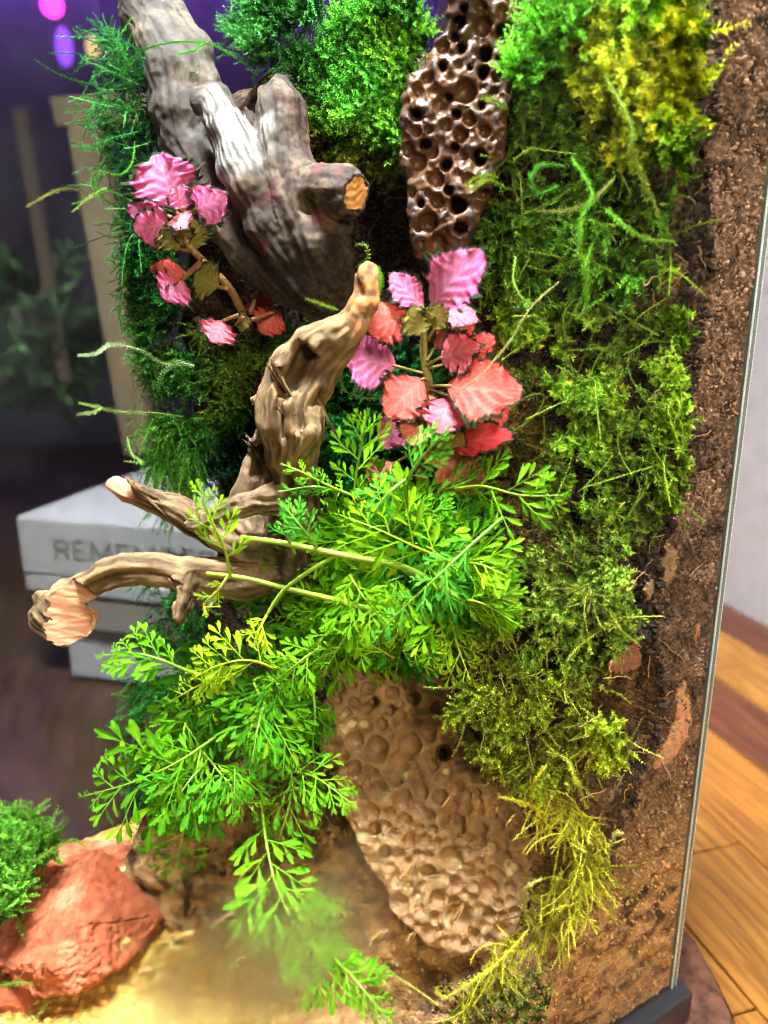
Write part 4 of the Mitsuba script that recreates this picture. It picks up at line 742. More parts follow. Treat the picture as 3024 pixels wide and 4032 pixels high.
# single long shoots of moss
def strand(label, pts, leaf=.0024, c0=MG, c1=BR, ranks=2, nL=40, group=None, wall=False, width=.42, seed=0, stem=.00034):
    r = np.random.default_rng(seed + 4000); c = curve([on_w(x, y, d) for x, y, d in pts], nL + 1); tn = unit(np.gradient(c, axis=0))
    V, F = tube(c, np.linspace(stem, stem * .5, nL + 1), 5); parts = []
    view = unit(EYE - c[nL // 2]); c0, c1 = np.asarray(c0), np.asarray(c1)
    for k in range(1, nL + 1):
        for q in range(ranks):
            n0 = unit(np.cross(tn[k], view)); sd = unit(n0 * (1 if q % 2 else -1) + view * r.uniform(-.5, .6)); an = math.radians(r.uniform(38, 72))
            d = tn[k] * math.cos(an) + sd * math.sin(an); w = unit(np.cross(d, view) + r.normal(size=3) * .3); nn = np.cross(d, w); ll = leaf * r.uniform(.75, 1.25) * (1 - .45 * (k / nL) ** 3)
            B = c[k]; v = np.array([B, B + ll * (.45 * d + width * .5 * w + .08 * nn), B + ll * (d - .1 * nn), B + ll * (.45 * d - width * .5 * w + .08 * nn)])
            parts.append((v, np.array([[0, 1, 2], [0, 2, 3]]), np.tile(np.clip((c0 + (c1 - c0) * k / nL) * r.uniform(.7, 1.3), 0, 1), (4, 1))))
    k = thing('moss_strand', label, 'moss strand', group)
    put('stem', (V, F, np.tile(c0 * .4 + c1 * .6, (len(V), 1))), 'mat_moss', k, smooth=True)
    q = put('leaves', cat_mesh(parts), 'mat_moss', k); labels[q] = {'kind': 'stuff'}
G1, G2, PY = [.04, .28, .03], [.13, .52, .04], [.40, .52, .06]
ST = [('green moss strand laid across the top of the driftwood log', [(470, 290, .060), (560, 200, .068), (700, 165, .072), (830, 175, .066), (930, 230, .056)], G1, G2),
 ('short green sprig hooked over the driftwood under the crossing strand', [(800, 172, .072), (760, 200, .075), (700, 212, .076)], G1, G2),
 ('uppermost moss ring beside the driftwood top', [(500, 310, .06), (420, 280, .07), (370, 310, .074), (390, 350, .07), (440, 355, .066)], [.03, .25, .05], [.07, .40, .08]),
 ('large moss ring left of the driftwood', [(480, 420, .06), (390, 405, .07), (345, 460, .074), (370, 540, .07), (420, 560, .064)], [.03, .25, .05], [.07, .40, .08]),
 ('moss strand pointing left towards the post below the rings', [(540, 520, .06), (440, 545, .07), (340, 580, .076), (283, 575, .08)], [.03, .22, .05], [.06, .34, .08]),
 ('looping moss strand left of the lilac plant', [(430, 800, .060), (370, 740, .07), (380, 680, .074), (470, 690, .072), (520, 640, .066), (530, 560, .06)], G1, G2),
 ('moss strand with a pointed tip left of the lilac plant', [(420, 740, .062), (360, 770, .072), (287, 832, .080)], G1, PY),
 ('moss strand climbing up beside the driftwood end', [(560, 300, .05), (540, 200, .056), (420, 130, .062), (345, 75, .066)], [.02, .16, .05], [.05, .30, .10]),
 ('dull yellow moss strand in front of the thin rod', [(330, 750, .06), (250, 745, .075), (180, 770, .085), (105, 815, .094)], [.10, .12, .02], [.28, .26, .05]),
 ('pale frosted moss strand curving left over the post', [(760, 1440, .055), (640, 1430, .068), (560, 1380, .080), (440, 1355, .090), (380, 1390, .096), (310, 1400, .10)], [.16, .36, .10], [.52, .66, .38]),
 ('pale curled moss strand under the frosted one', [(620, 1540, .06), (640, 1470, .074), (700, 1430, .078), (760, 1440, .072)], [.16, .36, .14], [.44, .62, .34]),
 ('forked horizontal moss strand pointing left', [(720, 1640, .055), (600, 1625, .07), (470, 1620, .086), (380, 1600, .096), (310, 1585, .102)], [.10, .32, .04], [.34, .48, .14]),
 ('lower tine of the forked moss strand', [(400, 1605, .094), (360, 1625, .099), (305, 1632, .102)], [.16, .30, .06], [.34, .40, .18]),
 ('hanging scrap of moss in front of the top grey box', [(500, 1720, .08), (520, 1790, .085), (560, 1820, .084), (490, 1815, .088)], [.08, .24, .04], [.30, .48, .16]),
 ('upright thin moss strand right of the post', [(480, 1300, .05), (470, 1200, .052), (495, 1080, .054)], [.03, .16, .03], [.08, .28, .05]),
 ('yellow green moss shoot reaching over the upper porous block', [(1960, 700, .060), (1900, 690, .070), (1845, 720, .074), (1840, 745, .074)], [.16, .40, .02], PY),
 ('bent moss shoot over the upper porous block', [(1990, 740, .056), (1930, 710, .068), (1880, 725, .072), (1850, 755, .072)], [.16, .40, .02], PY),
 ('moss shoot pointing left at the middle of the upper porous block', [(2000, 430, .054), (1950, 395, .062), (1895, 385, .066)], [.16, .40, .02], PY),
 ('long pendent moss strand in the middle of the feathery moss', [(2250, 620, .06), (2330, 760, .066), (2290, 850, .07), (2280, 980, .072), (2310, 1120, .07), (2240, 1270, .066)], [.07, .34, .02], [.20, .48, .04]),
 ('yellow moss runner crossing the pink plant and the moss wall', [(2200, 1110, .06), (2090, 1210, .068), (2010, 1340, .072), (1960, 1400, .074), (1890, 1480, .078), (1800, 1545, .078)], [.20, .26, .04], [.50, .48, .16]),
 ('long pale moss runner beside the right soil strip', [(2380, 300, .06), (2480, 480, .064), (2490, 600, .064), (2540, 720, .06), (2600, 860, .054)], [.16, .36, .03], [.42, .54, .08]),
 ('arching moss shoot at the right of the feathery moss', [(2380, 820, .06), (2450, 880, .066), (2540, 940, .066), (2650, 950, .060)], [.10, .40, .02], [.26, .52, .04]),
 ('moss shoot arching over the dark hollow of the right wall', [(2420, 700, .056), (2340, 780, .064), (2230, 830, .066), (2110, 830, .066)], [.14, .22, .03], [.36, .40, .08]),
 ('curled moss shoot like a ring on the right wall', [(2200, 730, .06), (2120, 760, .068), (2090, 700, .070), (2130, 650, .068), (2220, 655, .062)], [.04, .30, .03], [.12, .46, .05]),
 ('thin moss shoot hanging at the right of the pink plant', [(2030, 1010, .06), (2020, 1100, .066), (2060, 1180, .068), (2110, 1200, .066)], [.14, .34, .03], [.34, .50, .07]),
 ('moss shoot branching down from the runner', [(2330, 960, .062), (2300, 1080, .066), (2310, 1200, .062), (2270, 1260, .06)], [.10, .40, .02], [.22, .50, .04]),
 ('fine moss shoot crossing the dark driftwood underside', [(1330, 1220, .080), (1270, 1200, .084), (1205, 1176, .088)], [.14, .34, .02], [.32, .54, .05]),
 ('curled moss shoot beside the driftwood top left of the pink leaves', [(1400, 1050, .05), (1445, 1020, .058), (1440, 965, .06), (1400, 965, .058)], [.12, .30, .03], [.34, .48, .10]),
 ('moss sprig between the driftwood tip and the coral leaves', [(1480, 1200, .07), (1500, 1110, .07), (1490, 1050, .07)], [.10, .40, .02], [.24, .54, .04]),
 ('grey green arching moss shoot left of the coral leaves', [(1510, 1570, .060), (1420, 1565, .068), (1350, 1530, .072), (1340, 1460, .072)], [.06, .20, .05], [.16, .34, .10]),
 ('bright bent yellow moss shoot at the top of the hanging clump', [(2090, 3160, .10), (2100, 3100, .106), (2130, 3040, .106), (2155, 3010, .10)], [.34, .36, .01], [.60, .58, .04]),
 ('thick yellow moss shoot arching at the top of the hanging clump', [(2150, 2960, .08), (2230, 2990, .09), (2270, 3080, .094), (2310, 3180, .092)], [.30, .36, .02], [.55, .56, .06]),
 ('straight yellow moss shoot pointing left from the hanging clump', [(2140, 3200, .10), (2060, 3160, .108), (1965, 3135, .112)], [.40, .40, .01], [.62, .60, .03]),
 ('pale moss shoot rising on the right of the hanging clump', [(2380, 3420, .06), (2410, 3320, .064), (2425, 3280, .064), (2455, 3280, .062)], [.32, .34, .06], [.52, .50, .16]),
 ('pale curled moss shoot on the left of the hanging clump', [(2130, 3680, .10), (2070, 3600, .108), (2070, 3500, .110), (2130, 3460, .106)], [.36, .38, .06], [.52, .52, .14]),
 ('lowest yellow moss shoot trailing left along the glass', [(2080, 3660, .10), (1990, 3760, .112), (1880, 3850, .120), (1760, 3925, .126), (1715, 3905, .128)], [.42, .42, .02], [.64, .62, .08]),
 ('thin pale runner under the lower porous block', [(1730, 3960, .13), (1600, 3870, .128), (1480, 3800, .124), (1360, 3730, .118)], [.34, .34, .04], [.46, .44, .10])]
for i, (lb, pts, a_, b_) in enumerate(ST):
    ln = sum(math.dist(p[:2], q[:2]) for p, q in zip(pts[:-1], pts[1:]))
    strand(lb, pts, {19: .0009, 24: .0010, 36: .0008, 20: .0014, 22: .0013, 26: .0012}.get(i) or .0014 if i > 6 else .0013, a_, b_, 3 if i in (9, 10, 11) else 2, int(np.clip(ln / 10, 14, 70)), width=.36, seed=i, stem=.00026)

# fibres, clay and other bits in the soil bank
def fibre_mesh(n, r, xs, ys, length, colr, on_glass=True):
    parts = []
    for _ in range(n):
        x, y = r.uniform(*xs), r.uniform(*ys); a = r.normal() * .8 + 1.1; L = r.uniform(.4, 1) * length; pts = []
        for q in np.linspace(-.5, .5, 7):
            X, Y = x + L * q * math.cos(a) + r.normal() * 3, y - L * q * math.sin(a) + r.normal() * 3 + 18 * q * q * math.copysign(1, math.cos(a))
            pts.append(on_g(X, Y, .0011) if on_glass else soil_hit(X, Y, .003))
        V, F = tube(curve(pts, 12), r.uniform(.00014, .00026), 4); parts.append((V, F, np.tile(np.asarray(colr) * r.uniform(.6, 1.4), (len(V), 1))))
    return cat_mesh(parts)
r = np.random.default_rng(12)
k = put('coir_fibres', cat_mesh([fibre_mesh(34, r, (2560, 2860), (900, 2300), 110, [.34, .22, .10]), fibre_mesh(22, r, (2300, 2680), (2250, 3400), 130, [.46, .31, .12]), fibre_mesh(60, r, (2650, 2940), (0, 1500), 70, [.26, .15, .08])]), 'mat_matte'); tag(k, 'thin straw coloured coir fibres caught in the soil along the right glass', 'fibres', kind='stuff')
k = put('dry_stems', cat_mesh([fibre_mesh(26, r, (2000, 2600), (600, 2100), 120, [.20, .13, .05], False), fibre_mesh(14, r, (1250, 1560), (450, 900), 90, [.16, .11, .05], False)]), 'mat_matte'); tag(k, 'thin brown dry stems among the moss of the wall', 'stems', kind='stuff')
def smear(label, name, poly, colr, thick, seed, d=.0010):
    """A lump of clay squeezed flat against the glass: its outline filled with a bulging sheet."""
    poly = np.asarray(poly, float); lo, hi = poly.min(0), poly.max(0); st = 4.0
    X, Y = np.meshgrid(np.arange(lo[0] - 8, hi[0] + 9, st), np.arange(lo[1] - 8, hi[1] + 9, st), indexing='ij')
    n_ = meshkit.fbm(np.stack([X / 28, Y / 28, X * 0 + seed], -1), 3, seed); fine = meshkit.fbm(np.stack([X / 9, Y / 9, X * 0 + seed], -1), 2, seed)
    jx, jy = X + 26 * (n_ - .5), Y + 26 * (fine - .5)
    m = in_poly(jx.ravel(), jy.ravel(), poly).reshape(X.shape)
    from scipy.ndimage import distance_transform_edt
    dist = distance_transform_edt(m)
    P = on_g(X, Y, d + .0004 * fine + .0030 * np.exp(-dist / 2.0)); F = grid_faces(*X.shape); F = F[m.ravel()[F].all(1)]
    ids, inv = np.unique(F, return_inverse=True); c = np.asarray(colr) * (.55 + .9 * fine.ravel()[ids, None])
    k = put(name, (P.reshape(-1, 3)[ids], inv.reshape(-1, 3), np.clip(c, 0, 1)), 'mat_matte', smooth=True); tag(k, label, 'clay'); return k
smear('olive tan clay smear on the glass beside the light moss', 'clay_smear', [(2600, 2120), (2680, 2170), (2670, 2260), (2600, 2350), (2540, 2370), (2530, 2310), (2580, 2240)], [.30, .21, .095], .002, 3)
smear('pinkish tan clay lump pressed on the glass near the right edge', 'clay_lump', [(2670, 2640), (2710, 2690), (2720, 2760), (2735, 2850), (2700, 2950), (2640, 3010), (2580, 3040), (2560, 3000), (2600, 2930), (2650, 2830), (2650, 2740)], [.56, .30, .155], .002, 5)
smear('small orange clay fleck on the glass above the pinkish lump', 'clay_fleck', [(2730, 2450), (2760, 2440), (2755, 2520), (2735, 2550), (2720, 2510)], [.50, .20, .05], .002, 7)
smear('dull rose brown clay patch under the light moss', 'clay_patch', [(2420, 2560), (2520, 2520), (2560, 2560), (2510, 2640), (2440, 2660), (2380, 2640)], [.30, .14, .09], .002, 9, .004)

# ------------------------------------------------------------------ rocks on the floor
def rock(name, label, px, w, h, dpt, cfn, seed, yaw=0.0, sub=5, cuts=9, rough=1.0, z=None):
    r = np.random.default_rng(seed); m = trimesh.creation.icosphere(sub); V = np.array(m.vertices); 
    for _ in range(cuts):
        nn = unit(r.normal(size=3)); o = r.uniform(.62, .86); e = V @ nn - o; V = V - np.maximum(e, 0)[:, None] * nn * .93
    N = np.array(m.vertices)
    V = V * (1 + .16 * (meshkit.fbm(V * 1.6 + seed, 3, seed) - .5))[:, None]
    V = V * (1 + rough * .075 * (meshkit.fbm(V * 9 + seed, 4, seed + 2) - .5) + rough * .030 * (meshkit.fbm(V * 30 + seed, 2, seed + 3) - .5))[:, None]
    V = V * [w, dpt, h]; c, s = math.cos(yaw), math.sin(yaw); V = V @ np.array([[c, s, 0], [-s, c, 0], [0, 0, 1]])
    P = np.asarray(px) + V; col = cfn(P, seed)
    k = thing(name, label, 'rock'); scene[k] = mikit.ply((P, np.array(m.faces)), 'mat_rock', True, None, np.clip(col, 0, 1)); return k
def redc(P, s):
    a, b = nz(P, 420, 3, s)[:, None], nz(P, 70, 3, s + 1)[:, None]; c = np.array([.38, .100, .046]) * (.30 + 1.35 * a) + np.array([.16, .085, .05]) * sstep(.5, .7, b)
    d = sstep(.60, .70, nz(P, 90, 3, s + 5))[:, None] * .5; return c * (1 - d) + np.array([.12, .05, .03]) * d
def cream(P, s): return np.array([.50, .40, .22]) * (.55 + .9 * nz(P, 400, 3, s)[:, None])
def hull_rock(name, label, front, back, cfn, seed, edge=.0016, amp=1.0):
    P = np.vstack([at_y(np.array([x], float), np.array([y], float), d) for x, y, d in front] + [np.array(back, float)])
    m = trimesh.convex.convex_hull(P)
    while m.edges_unique_length.max() > edge and len(m.faces) < 90000:
        V, F = trimesh.remesh.subdivide_to_size(m.vertices, m.faces, edge, 12); m = trimesh.Trimesh(V, F, process=True)
    trimesh.smoothing.filter_taubin(m, iterations=1); V = np.array(m.vertices); n_ = vnormals(V, np.array(m.faces))
    big, mid, fin = meshkit.fbm(V * 55, 3, seed) - .5, meshkit.fbm(V * 190, 3, seed + 1) - .5, meshkit.fbm(V * 620, 2, seed + 2) - .5
    V = V + n_ * (amp * (.0028 * big + .0038 * mid + .0032 * fin))[:, None]
    k = thing(name, label, 'rock'); scene[k] = mikit.ply((V, np.array(m.faces)), 'mat_rock', True, None, np.clip(cfn(V, seed), 0, 1)); return k
hull_rock('red_rock', 'large rough brick red rock at lower left on the sand', [(395, 3345, .312), (230, 3430, .315), (120, 3500, .312), (50, 3580, .300), (-80, 3700, .285), (0, 3800, .262), (150, 3920, .252), (300, 3910, .254), (430, 3830, .264), (540, 3750, .280), (640, 3600, .305), (520, 3470, .312), (300, 3640, .270), (180, 3800, .252), (420, 3640, .280)],
    [(-.145, .335, .010), (-.165, .335, .012), (-.11, .32, .0), (-.125, .285, .0), (-.145, .28, .0)], redc, 4)
hull_rock('red_rock', 'small red rock behind the large red rock', [(220, 3440, .330), (120, 3440, .330), (130, 3370, .335), (175, 3335, .338), (235, 3395, .335), (175, 3400, .326)], [(-.135, .345, .028), (-.155, .345, .028), (-.14, .345, .01), (-.125, .345, .01)], redc, 9, .0014, .4)
c_ = on_z(100, 3905, .010); rock('red_rock', 'low red rock chip in front of the large red rock', c_, .020, .010, .012, redc, 12, .4, 5)
c_ = on_z(640, 3420, .006); rock('cream_rock', 'pale cream stone behind the red rock under the fern', c_, .034, .012, .026, cream, 14, .3, 5)
c_ = on_z(760, 3560, .004); rock('cream_rock', 'lower pale cream stone right of the red rock', c_, .020, .010, .016, cream, 15, .1, 5)
c_ = on_z(1420, 3860, .003); rock('orange_clay_lump', 'flat orange brown lump on the floor under the lower porous block', c_, .026, .012, .020, lambda P, s: np.array([.40, .17, .075]) * (.5 + nz(P, 300, 3, s)[:, None]), 16, .1, 5)
# moss on the rocks
r = np.random.default_rng(61); X = sample([(-60, 3200), (60, 3170), (140, 3190), (235, 3290), (200, 3350), (110, 3420), (80, 3560), (-60, 3620)], 650, r, 3, .30)
P = at_y(X[:, 0], X[:, 1], .36) if False else on_z(X[:, 0], X[:, 1], .052 + .010 * r.random(len(X)))
k = put('rock_moss', shoots(P - ZZ * .004, ZZ * .8 - np.array([0, .4, 0]) + r.normal(size=(len(X), 3)) * .5, r.uniform(.6, 1.3, len(X)) * .011, 10, .0022, .5, [.03, .16, .012], [.16, .44, .04], r, 1.2, .2, 3), 'mat_moss'); tag(k, 'bright green moss tuft on the small red rock at the left edge', 'moss', kind='stuff')
c_ = on_z(60, 3420, .026); rock('dark_stone', 'dark stone under the moss tuft at the left edge', c_ + np.array([-.02, .01, 0]), .034, .024, .02, lambda P, s: np.array([.035, .035, .03]) * (.5 + nz(P, 300, 3, s)[:, None]), 18, .1, 5)
r = np.random.default_rng(62); X = sample([(900, 3820), (1200, 3760), (1420, 3850), (1500, 4080), (900, 4080)], 240, r, 5, .45)
k = put('floor_moss', shoots(on_z(X[:, 0], X[:, 1], .008), ZZ * .8 + r.normal(size=(len(X), 3)) * .6, r.uniform(.5, 1.3, len(X)) * .007, 8, .0016, .5, [.10, .22, .02], [.34, .50, .08], r, 1.2, .2, 3), 'mat_moss'); tag(k, 'tiny light green moss specks on the sand behind the wet glass', 'moss', kind='stuff')
def strand_z(label, pts, **kw):
    global on_w
    keep = on_w
    on_w = lambda x, y, d: on_z(x, y, d)
    strand(label, pts, **kw); on_w = keep
for i, (lb, pts) in enumerate([('olive moss strand draped over the upper right of the red rock', [(120, 3400, .060), (200, 3350, .062), (280, 3310, .060), (345, 3335, .056)]), ('thin olive moss loop at the foot of the red rock', [(0, 3880, .028), (80, 3868, .030), (170, 3885, .028), (175, 3960, .020), (140, 4010, .014)]),
    ('small curly green moss strand on the sand at the bottom edge', [(1150, 3940, .012), (1190, 3990, .014), (1240, 3940, .016), (1230, 4010, .014)])]):
    strand_z(lb, pts, leaf=.0018, c0=[.10, .20, .02], c1=[.26, .38, .05], nL=30, seed=80 + i)

# ------------------------------------------------------------------ the room around the tank
TZ = -0.030
mat('mat_wall', **pr(proc(lambda p, n, uv: mi.Color3f(0.47, 0.445, 0.46) * (0.95 + 0.1 * noise(p.x * 60, p.y * 60, p.z * 60))), 0.9, 0.2))
mat('mat_back_wall', **pr(proc(lambda p, n, uv: mi.Color3f(0.060, 0.057, 0.085) * (0.5 + 1.0 * fbm(p.x * 5, p.y * 5, p.z * 5, 2))), 0.9, 0.2))
EDIR = unit(np.array([-0.27, 0.96, 0])); FDIR = np.array([EDIR[1], -EDIR[0], 0])    # along the wall, and towards it
W0 = np.array([0.411, 0.759, 0])
def plank_col(lo, hi):
    def f(p, n, uv):
        al = p.x * float(EDIR[0]) + p.y * float(EDIR[1]); ac = p.x * float(FDIR[0]) + p.y * float(FDIR[1])
        cell = noise(al * 6, ac * 14, 1.0)
        g = fbm(al * 18 + 2 * noise(al * 9, ac * 30, 5), ac * 260 + 6 * noise(al * 10, ac * 22, 3), 0.5, 3)
        k = smoothstep(0.78, 0.9, noise(al * 16 + 9, ac * 26 + 4, 7))
        return mix(mix(lo, hi, smoothstep(0.25, 0.75, g)), [0.05, 0.02, 0.008], k * 0.6) * (0.75 + 0.5 * cell)
    return f
mat('mat_plank', **pr(proc(plank_col([0.17, 0.055, 0.007], [0.36, 0.145, 0.02])), 0.32, 0.5))
mat('mat_plank_red', **pr(proc(plank_col([0.07, 0.018, 0.006], [0.15, 0.045, 0.013])), 0.35, 0.5))
mat('mat_plank_pale', **pr(proc(plank_col([0.21, 0.075, 0.009], [0.42, 0.185, 0.026])), 0.32, 0.5))
table = thing('wooden_table', 'glossy orange brown plank table under the tank and along the pale wall', 'table')
put('table_base', box([-2.6, -2.6, TZ - .03], [2.8, 1.9, TZ - .0035]), 'mat_unlit_table', table)
mat('mat_unlit_table', **pr(proc(plank_col([0.016, 0.008, 0.004], [0.034, 0.017, 0.008])), 0.4, 0.4))  # same table wood, its lack of light painted as a darker colour
r = np.random.default_rng(3); fpos = 0.0
widths = [(.055, 'mat_plank_red'), (.077, 'mat_plank'), (.066, 'mat_plank_red'), (.072, 'mat_plank'), (.076, 'mat_plank_pale'), (.07, 'mat_plank'), (.07, 'mat_plank'), (.06, 'mat_plank_pale')]
for wd, mm in widths:
    e = -0.55 - r.uniform(0, .15)
    while e < 0.42:
        L = r.uniform(.13, .30); c = W0 - FDIR * (fpos + wd / 2) + EDIR * (e + L / 2)
        m = box([-L / 2 + .0006, -wd / 2 + .0006, -.003], [L / 2 - .0006, wd / 2 - .0006, r.uniform(0, .0005)], .0006)
        Vv = np.array(m.vertices); P = c + Vv[:, :1] * EDIR + Vv[:, 1:2] * FDIR + (Vv[:, 2:3] + TZ) * ZZ
        mj = mm if r.random() > .25 or mm == 'mat_plank_red' else ('mat_plank_pale' if mm == 'mat_plank' else 'mat_plank')
        put('plank', (P, np.array(m.faces)), mj, table); e += L
    fpos += wd
def quad_wall(name, a, b, z0, z1, m, th=0.02, label=None):
    a, b = np.array(a), np.array(b); d = unit(b - a); nn = np.cross(ZZ, d)
    put(name, prism(a, d, nn, np.linalg.norm(b - a), th, z0, z1), m); labels[name] = {'label': label, 'kind': 'structure'}
quad_wall('wall', (W0 - EDIR * 0.75 + FDIR * .021).tolist(), (W0 + EDIR * 1.1 + FDIR * .021).tolist(), TZ - .1, 1.6, 'mat_wall', .02, 'plain pale grey wall behind the table at the right')
quad_wall('back_wall', [1.6, 1.95, 0], [-2.4, 1.95, 0], TZ - .4, 2.2, 'mat_back_wall', .02, 'dark far wall washed with purple light')

# round slice of a trunk under the tank
th = np.linspace(0, 2 * np.pi, 181)[:-1]; cen = np.array([-0.012, 0.302, 0]); R0 = 0.1735
wob = 1 + .018 * (meshkit.fbm(np.stack([np.cos(th) * 2, np.sin(th) * 2, th * 0], -1), 3, 4) - .5) + .004 * np.sin(th * 37) * 0
ring = [(.0, -.0155), (.55, -.0153), (.93, -.0152), (.985, -.0155), (1.0, -.0185), (1.012, -.023), (1.008, TZ + .0012), (.9, TZ + .0006)]
Vd = np.array([[cen + R0 * q * wob[i] * np.array([math.cos(a), math.sin(a), 0]) * (1 + (.016 * meshkit.noise(np.array([a * 22, z * 500, 3.0]), 3) if q > .95 else 0)) + ZZ * z for i, a in enumerate(th)] for q, z in ring])
def disc_col(p, n, uv):
    rr_ = dr.sqrt(dr.square(p.x - float(cen[0])) + dr.square(p.y - float(cen[1]))); ang = dr.atan2(p.y - float(cen[1]), p.x - float(cen[0]))
    bark = smoothstep(0.149, 0.156, rr_ + 0.004 * noise(ang * 9, 0.0, 1.0)); g = fbm(rr_ * 420 + 3 * noise(ang * 4, rr_ * 30, 2.0), ang * 3, 0.3, 2); h = fbm(p.x * 420, p.y * 420, p.z * 420, 3)
    s = fbm(ang * 22, rr_ * 160, p.z * 120, 3)
    return mix(mix([0.20, 0.075, 0.025], [0.34, 0.15, 0.055], g), mix([0.045, 0.017, 0.010], [0.17, 0.070, 0.040], smoothstep(0.3, 0.7, s * 0.6 + h * 0.4)), bark)
mat('mat_disc', **pr(proc(disc_col), 0.6, 0.35))
k = put('wooden_stand', (Vd.reshape(-1, 3), grid_faces(len(ring), 180, True)[:, ::-1]), 'mat_disc', smooth=40); tag(k, 'round reddish brown trunk slice with bark rim under the tank', 'stand')

# stacked boxes beyond the far pane
mat('mat_box_white', **pr([0.19, 0.19, 0.195], 0.6, 0.4)); mat('mat_box_grey', **pr([0.105, 0.095, 0.08], 0.7, 0.3)); mat('mat_letters', **pr([0.07, 0.066, 0.06], 0.7, 0.3))
mat('mat_post', **pr(proc(lambda p, n, uv: mix([0.065, 0.046, 0.024], [0.15, 0.108, 0.056], fbm(p.x * 120, p.y * 120, p.z * 12, 3))), 0.6, 0.4))
mat('mat_post_dark', **pr([0.05, 0.036, 0.024], 0.6, 0.4))
bc = np.array([-0.322, 0.640, 0]); ba = math.radians(-14); bx_, by_ = np.array([math.cos(ba), math.sin(ba), 0]), np.array([-math.sin(ba), math.cos(ba), 0])
def slab(off, sx, sy, z0, z1, rot, m, name, label, bev=.0025):
    c, s = math.cos(rot), math.sin(rot); ex, ey = bx_ * c + by_ * s, by_ * c - bx_ * s
    b_ = box([0, 0, z0], [sx, sy, z1], bev); v_ = np.array(b_.vertices); k = thing(name, label, 'box')
    o = bc + bx_ * off[0] + by_ * off[1]
    return k, (o + v_[:, :1] * ex + v_[:, 1:2] * ey + v_[:, 2:3] * ZZ, np.array(b_.faces)), (o, ex, ey)
Z = [TZ, TZ + .052, TZ + .102, TZ + .155]
k, m, f = slab((.030, .010), .25, .33, Z[0], Z[1] - .001, .02, 'w', 'white_box', 'lowest white box of the stack beyond the far pane'); scene[k] = mikit.ply(m, 'mat_box_white')
k, m, f = slab((.004, .004), .27, .34, Z[1], Z[2] - .001, -.02, 'w', 'grey_box', 'grey beige box in the middle of the stack beyond the far pane'); put('body', m, 'mat_box_grey', k)
o, ex, ey = f; b_ = box([-.003, -.003, Z[2] - .016], [.273, .343, Z[2] - .0005], .002); v_ = np.array(b_.vertices); put('lid', (o + v_[:, :1] * ex + v_[:, 1:2] * ey + v_[:, 2:3] * ZZ, np.array(b_.faces)), 'mat_box_white', k, label='pale lid of the grey beige box')
k, m, f = slab((0, 0), .27, .34, Z[2], Z[3], .0, 'w', 'white_box', 'topmost white box with faint capital letters on its front'); put('body', m, 'mat_box_white', k)
o, ex, ey = f; tm = meshkit.text_mesh('REMEMBER', .0175, .0006); tv = np.array(tm.vertices); tw = tv[:, 0].max(); tv[:, 0] *= .155 / tw
put('lettering', (o + (tv[:, :1] + .035) * ex - ey * (tv[:, 2:3] + .0002) + ZZ * (tv[:, 1:2] + Z[2] + .018), np.array(tm.faces)), 'mat_letters', k)
# a wooden frame and a rod farther back
fr = thing('easel', 'pale brown wooden post with a crossbar standing behind the far pane', 'furniture')
def beam(p0, p1, w0, w1, dpt, m, parent, name):
    p0, p1 = np.array(p0), np.array(p1); d = unit(p1 - p0); y_ = unit(np.cross(d, np.array([0.05, 1.0, 0]) if abs(d[2]) < .5 else np.array([1.0, 0, 0]))); x_ = np.cross(y_, d); V = []
    for p, w in ((p0, w0), (p1, w1)):
        for sx, sy in ((-1, -1), (1, -1), (1, 1), (-1, 1)): V.append(p + x_ * sx * w / 2 + y_ * sy * dpt / 2)
    V = np.array(V); h_ = trimesh.convex.convex_hull(np.vstack([V + unit(V - V.mean(0)) * 0, ]))
    put(name, h_, m, parent)
beam(at_y(335, 430, .95), at_y(560, 1780, .93), .036, .034, .03, 'mat_post', fr, 'post')
beam(at_y(220, 452, .97), at_y(900, 405, 1.0), .026, .026, .03, 'mat_post', fr, 'crossbar')
beam(at_y(80, 430, 1.1), at_y(260, 1500, 1.08), .016, .016, .014, 'mat_post_dark', fr, 'rod')
# dim plants on the far left
r = np.random.default_rng(8)
for i, (x, y, yy, s_) in enumerate([(70, 1340, 1.15, .09), (210, 1400, 1.10, .06)]):
    P = at_y(x, y, yy) + r.normal(size=(60, 3)) * s_ * .45
    k = put('potted_plant', shoots(P, r.normal(size=(60, 3)) + ZZ, np.full(60, s_), 5, s_ * .55, .5, [.012, .03, .010], [.05, .10, .04], r, 1.0, .4, 2), 'mat_moss'); tag(k, ['dim leafy plant at the far left beyond the tank', 'smaller dim plant beside the wooden rod beyond the tank'][i], 'plant')
k = put('cardboard_tag', box((at_y(105, 1262, 1.12) - [.034, .002, .013]).tolist(), (at_y(105, 1262, 1.12) + [.034, .002, .013]).tolist(), .001), 'mat_box_grey'); tag(k, 'pale cream tag among the dim plants at the far left', 'tag')

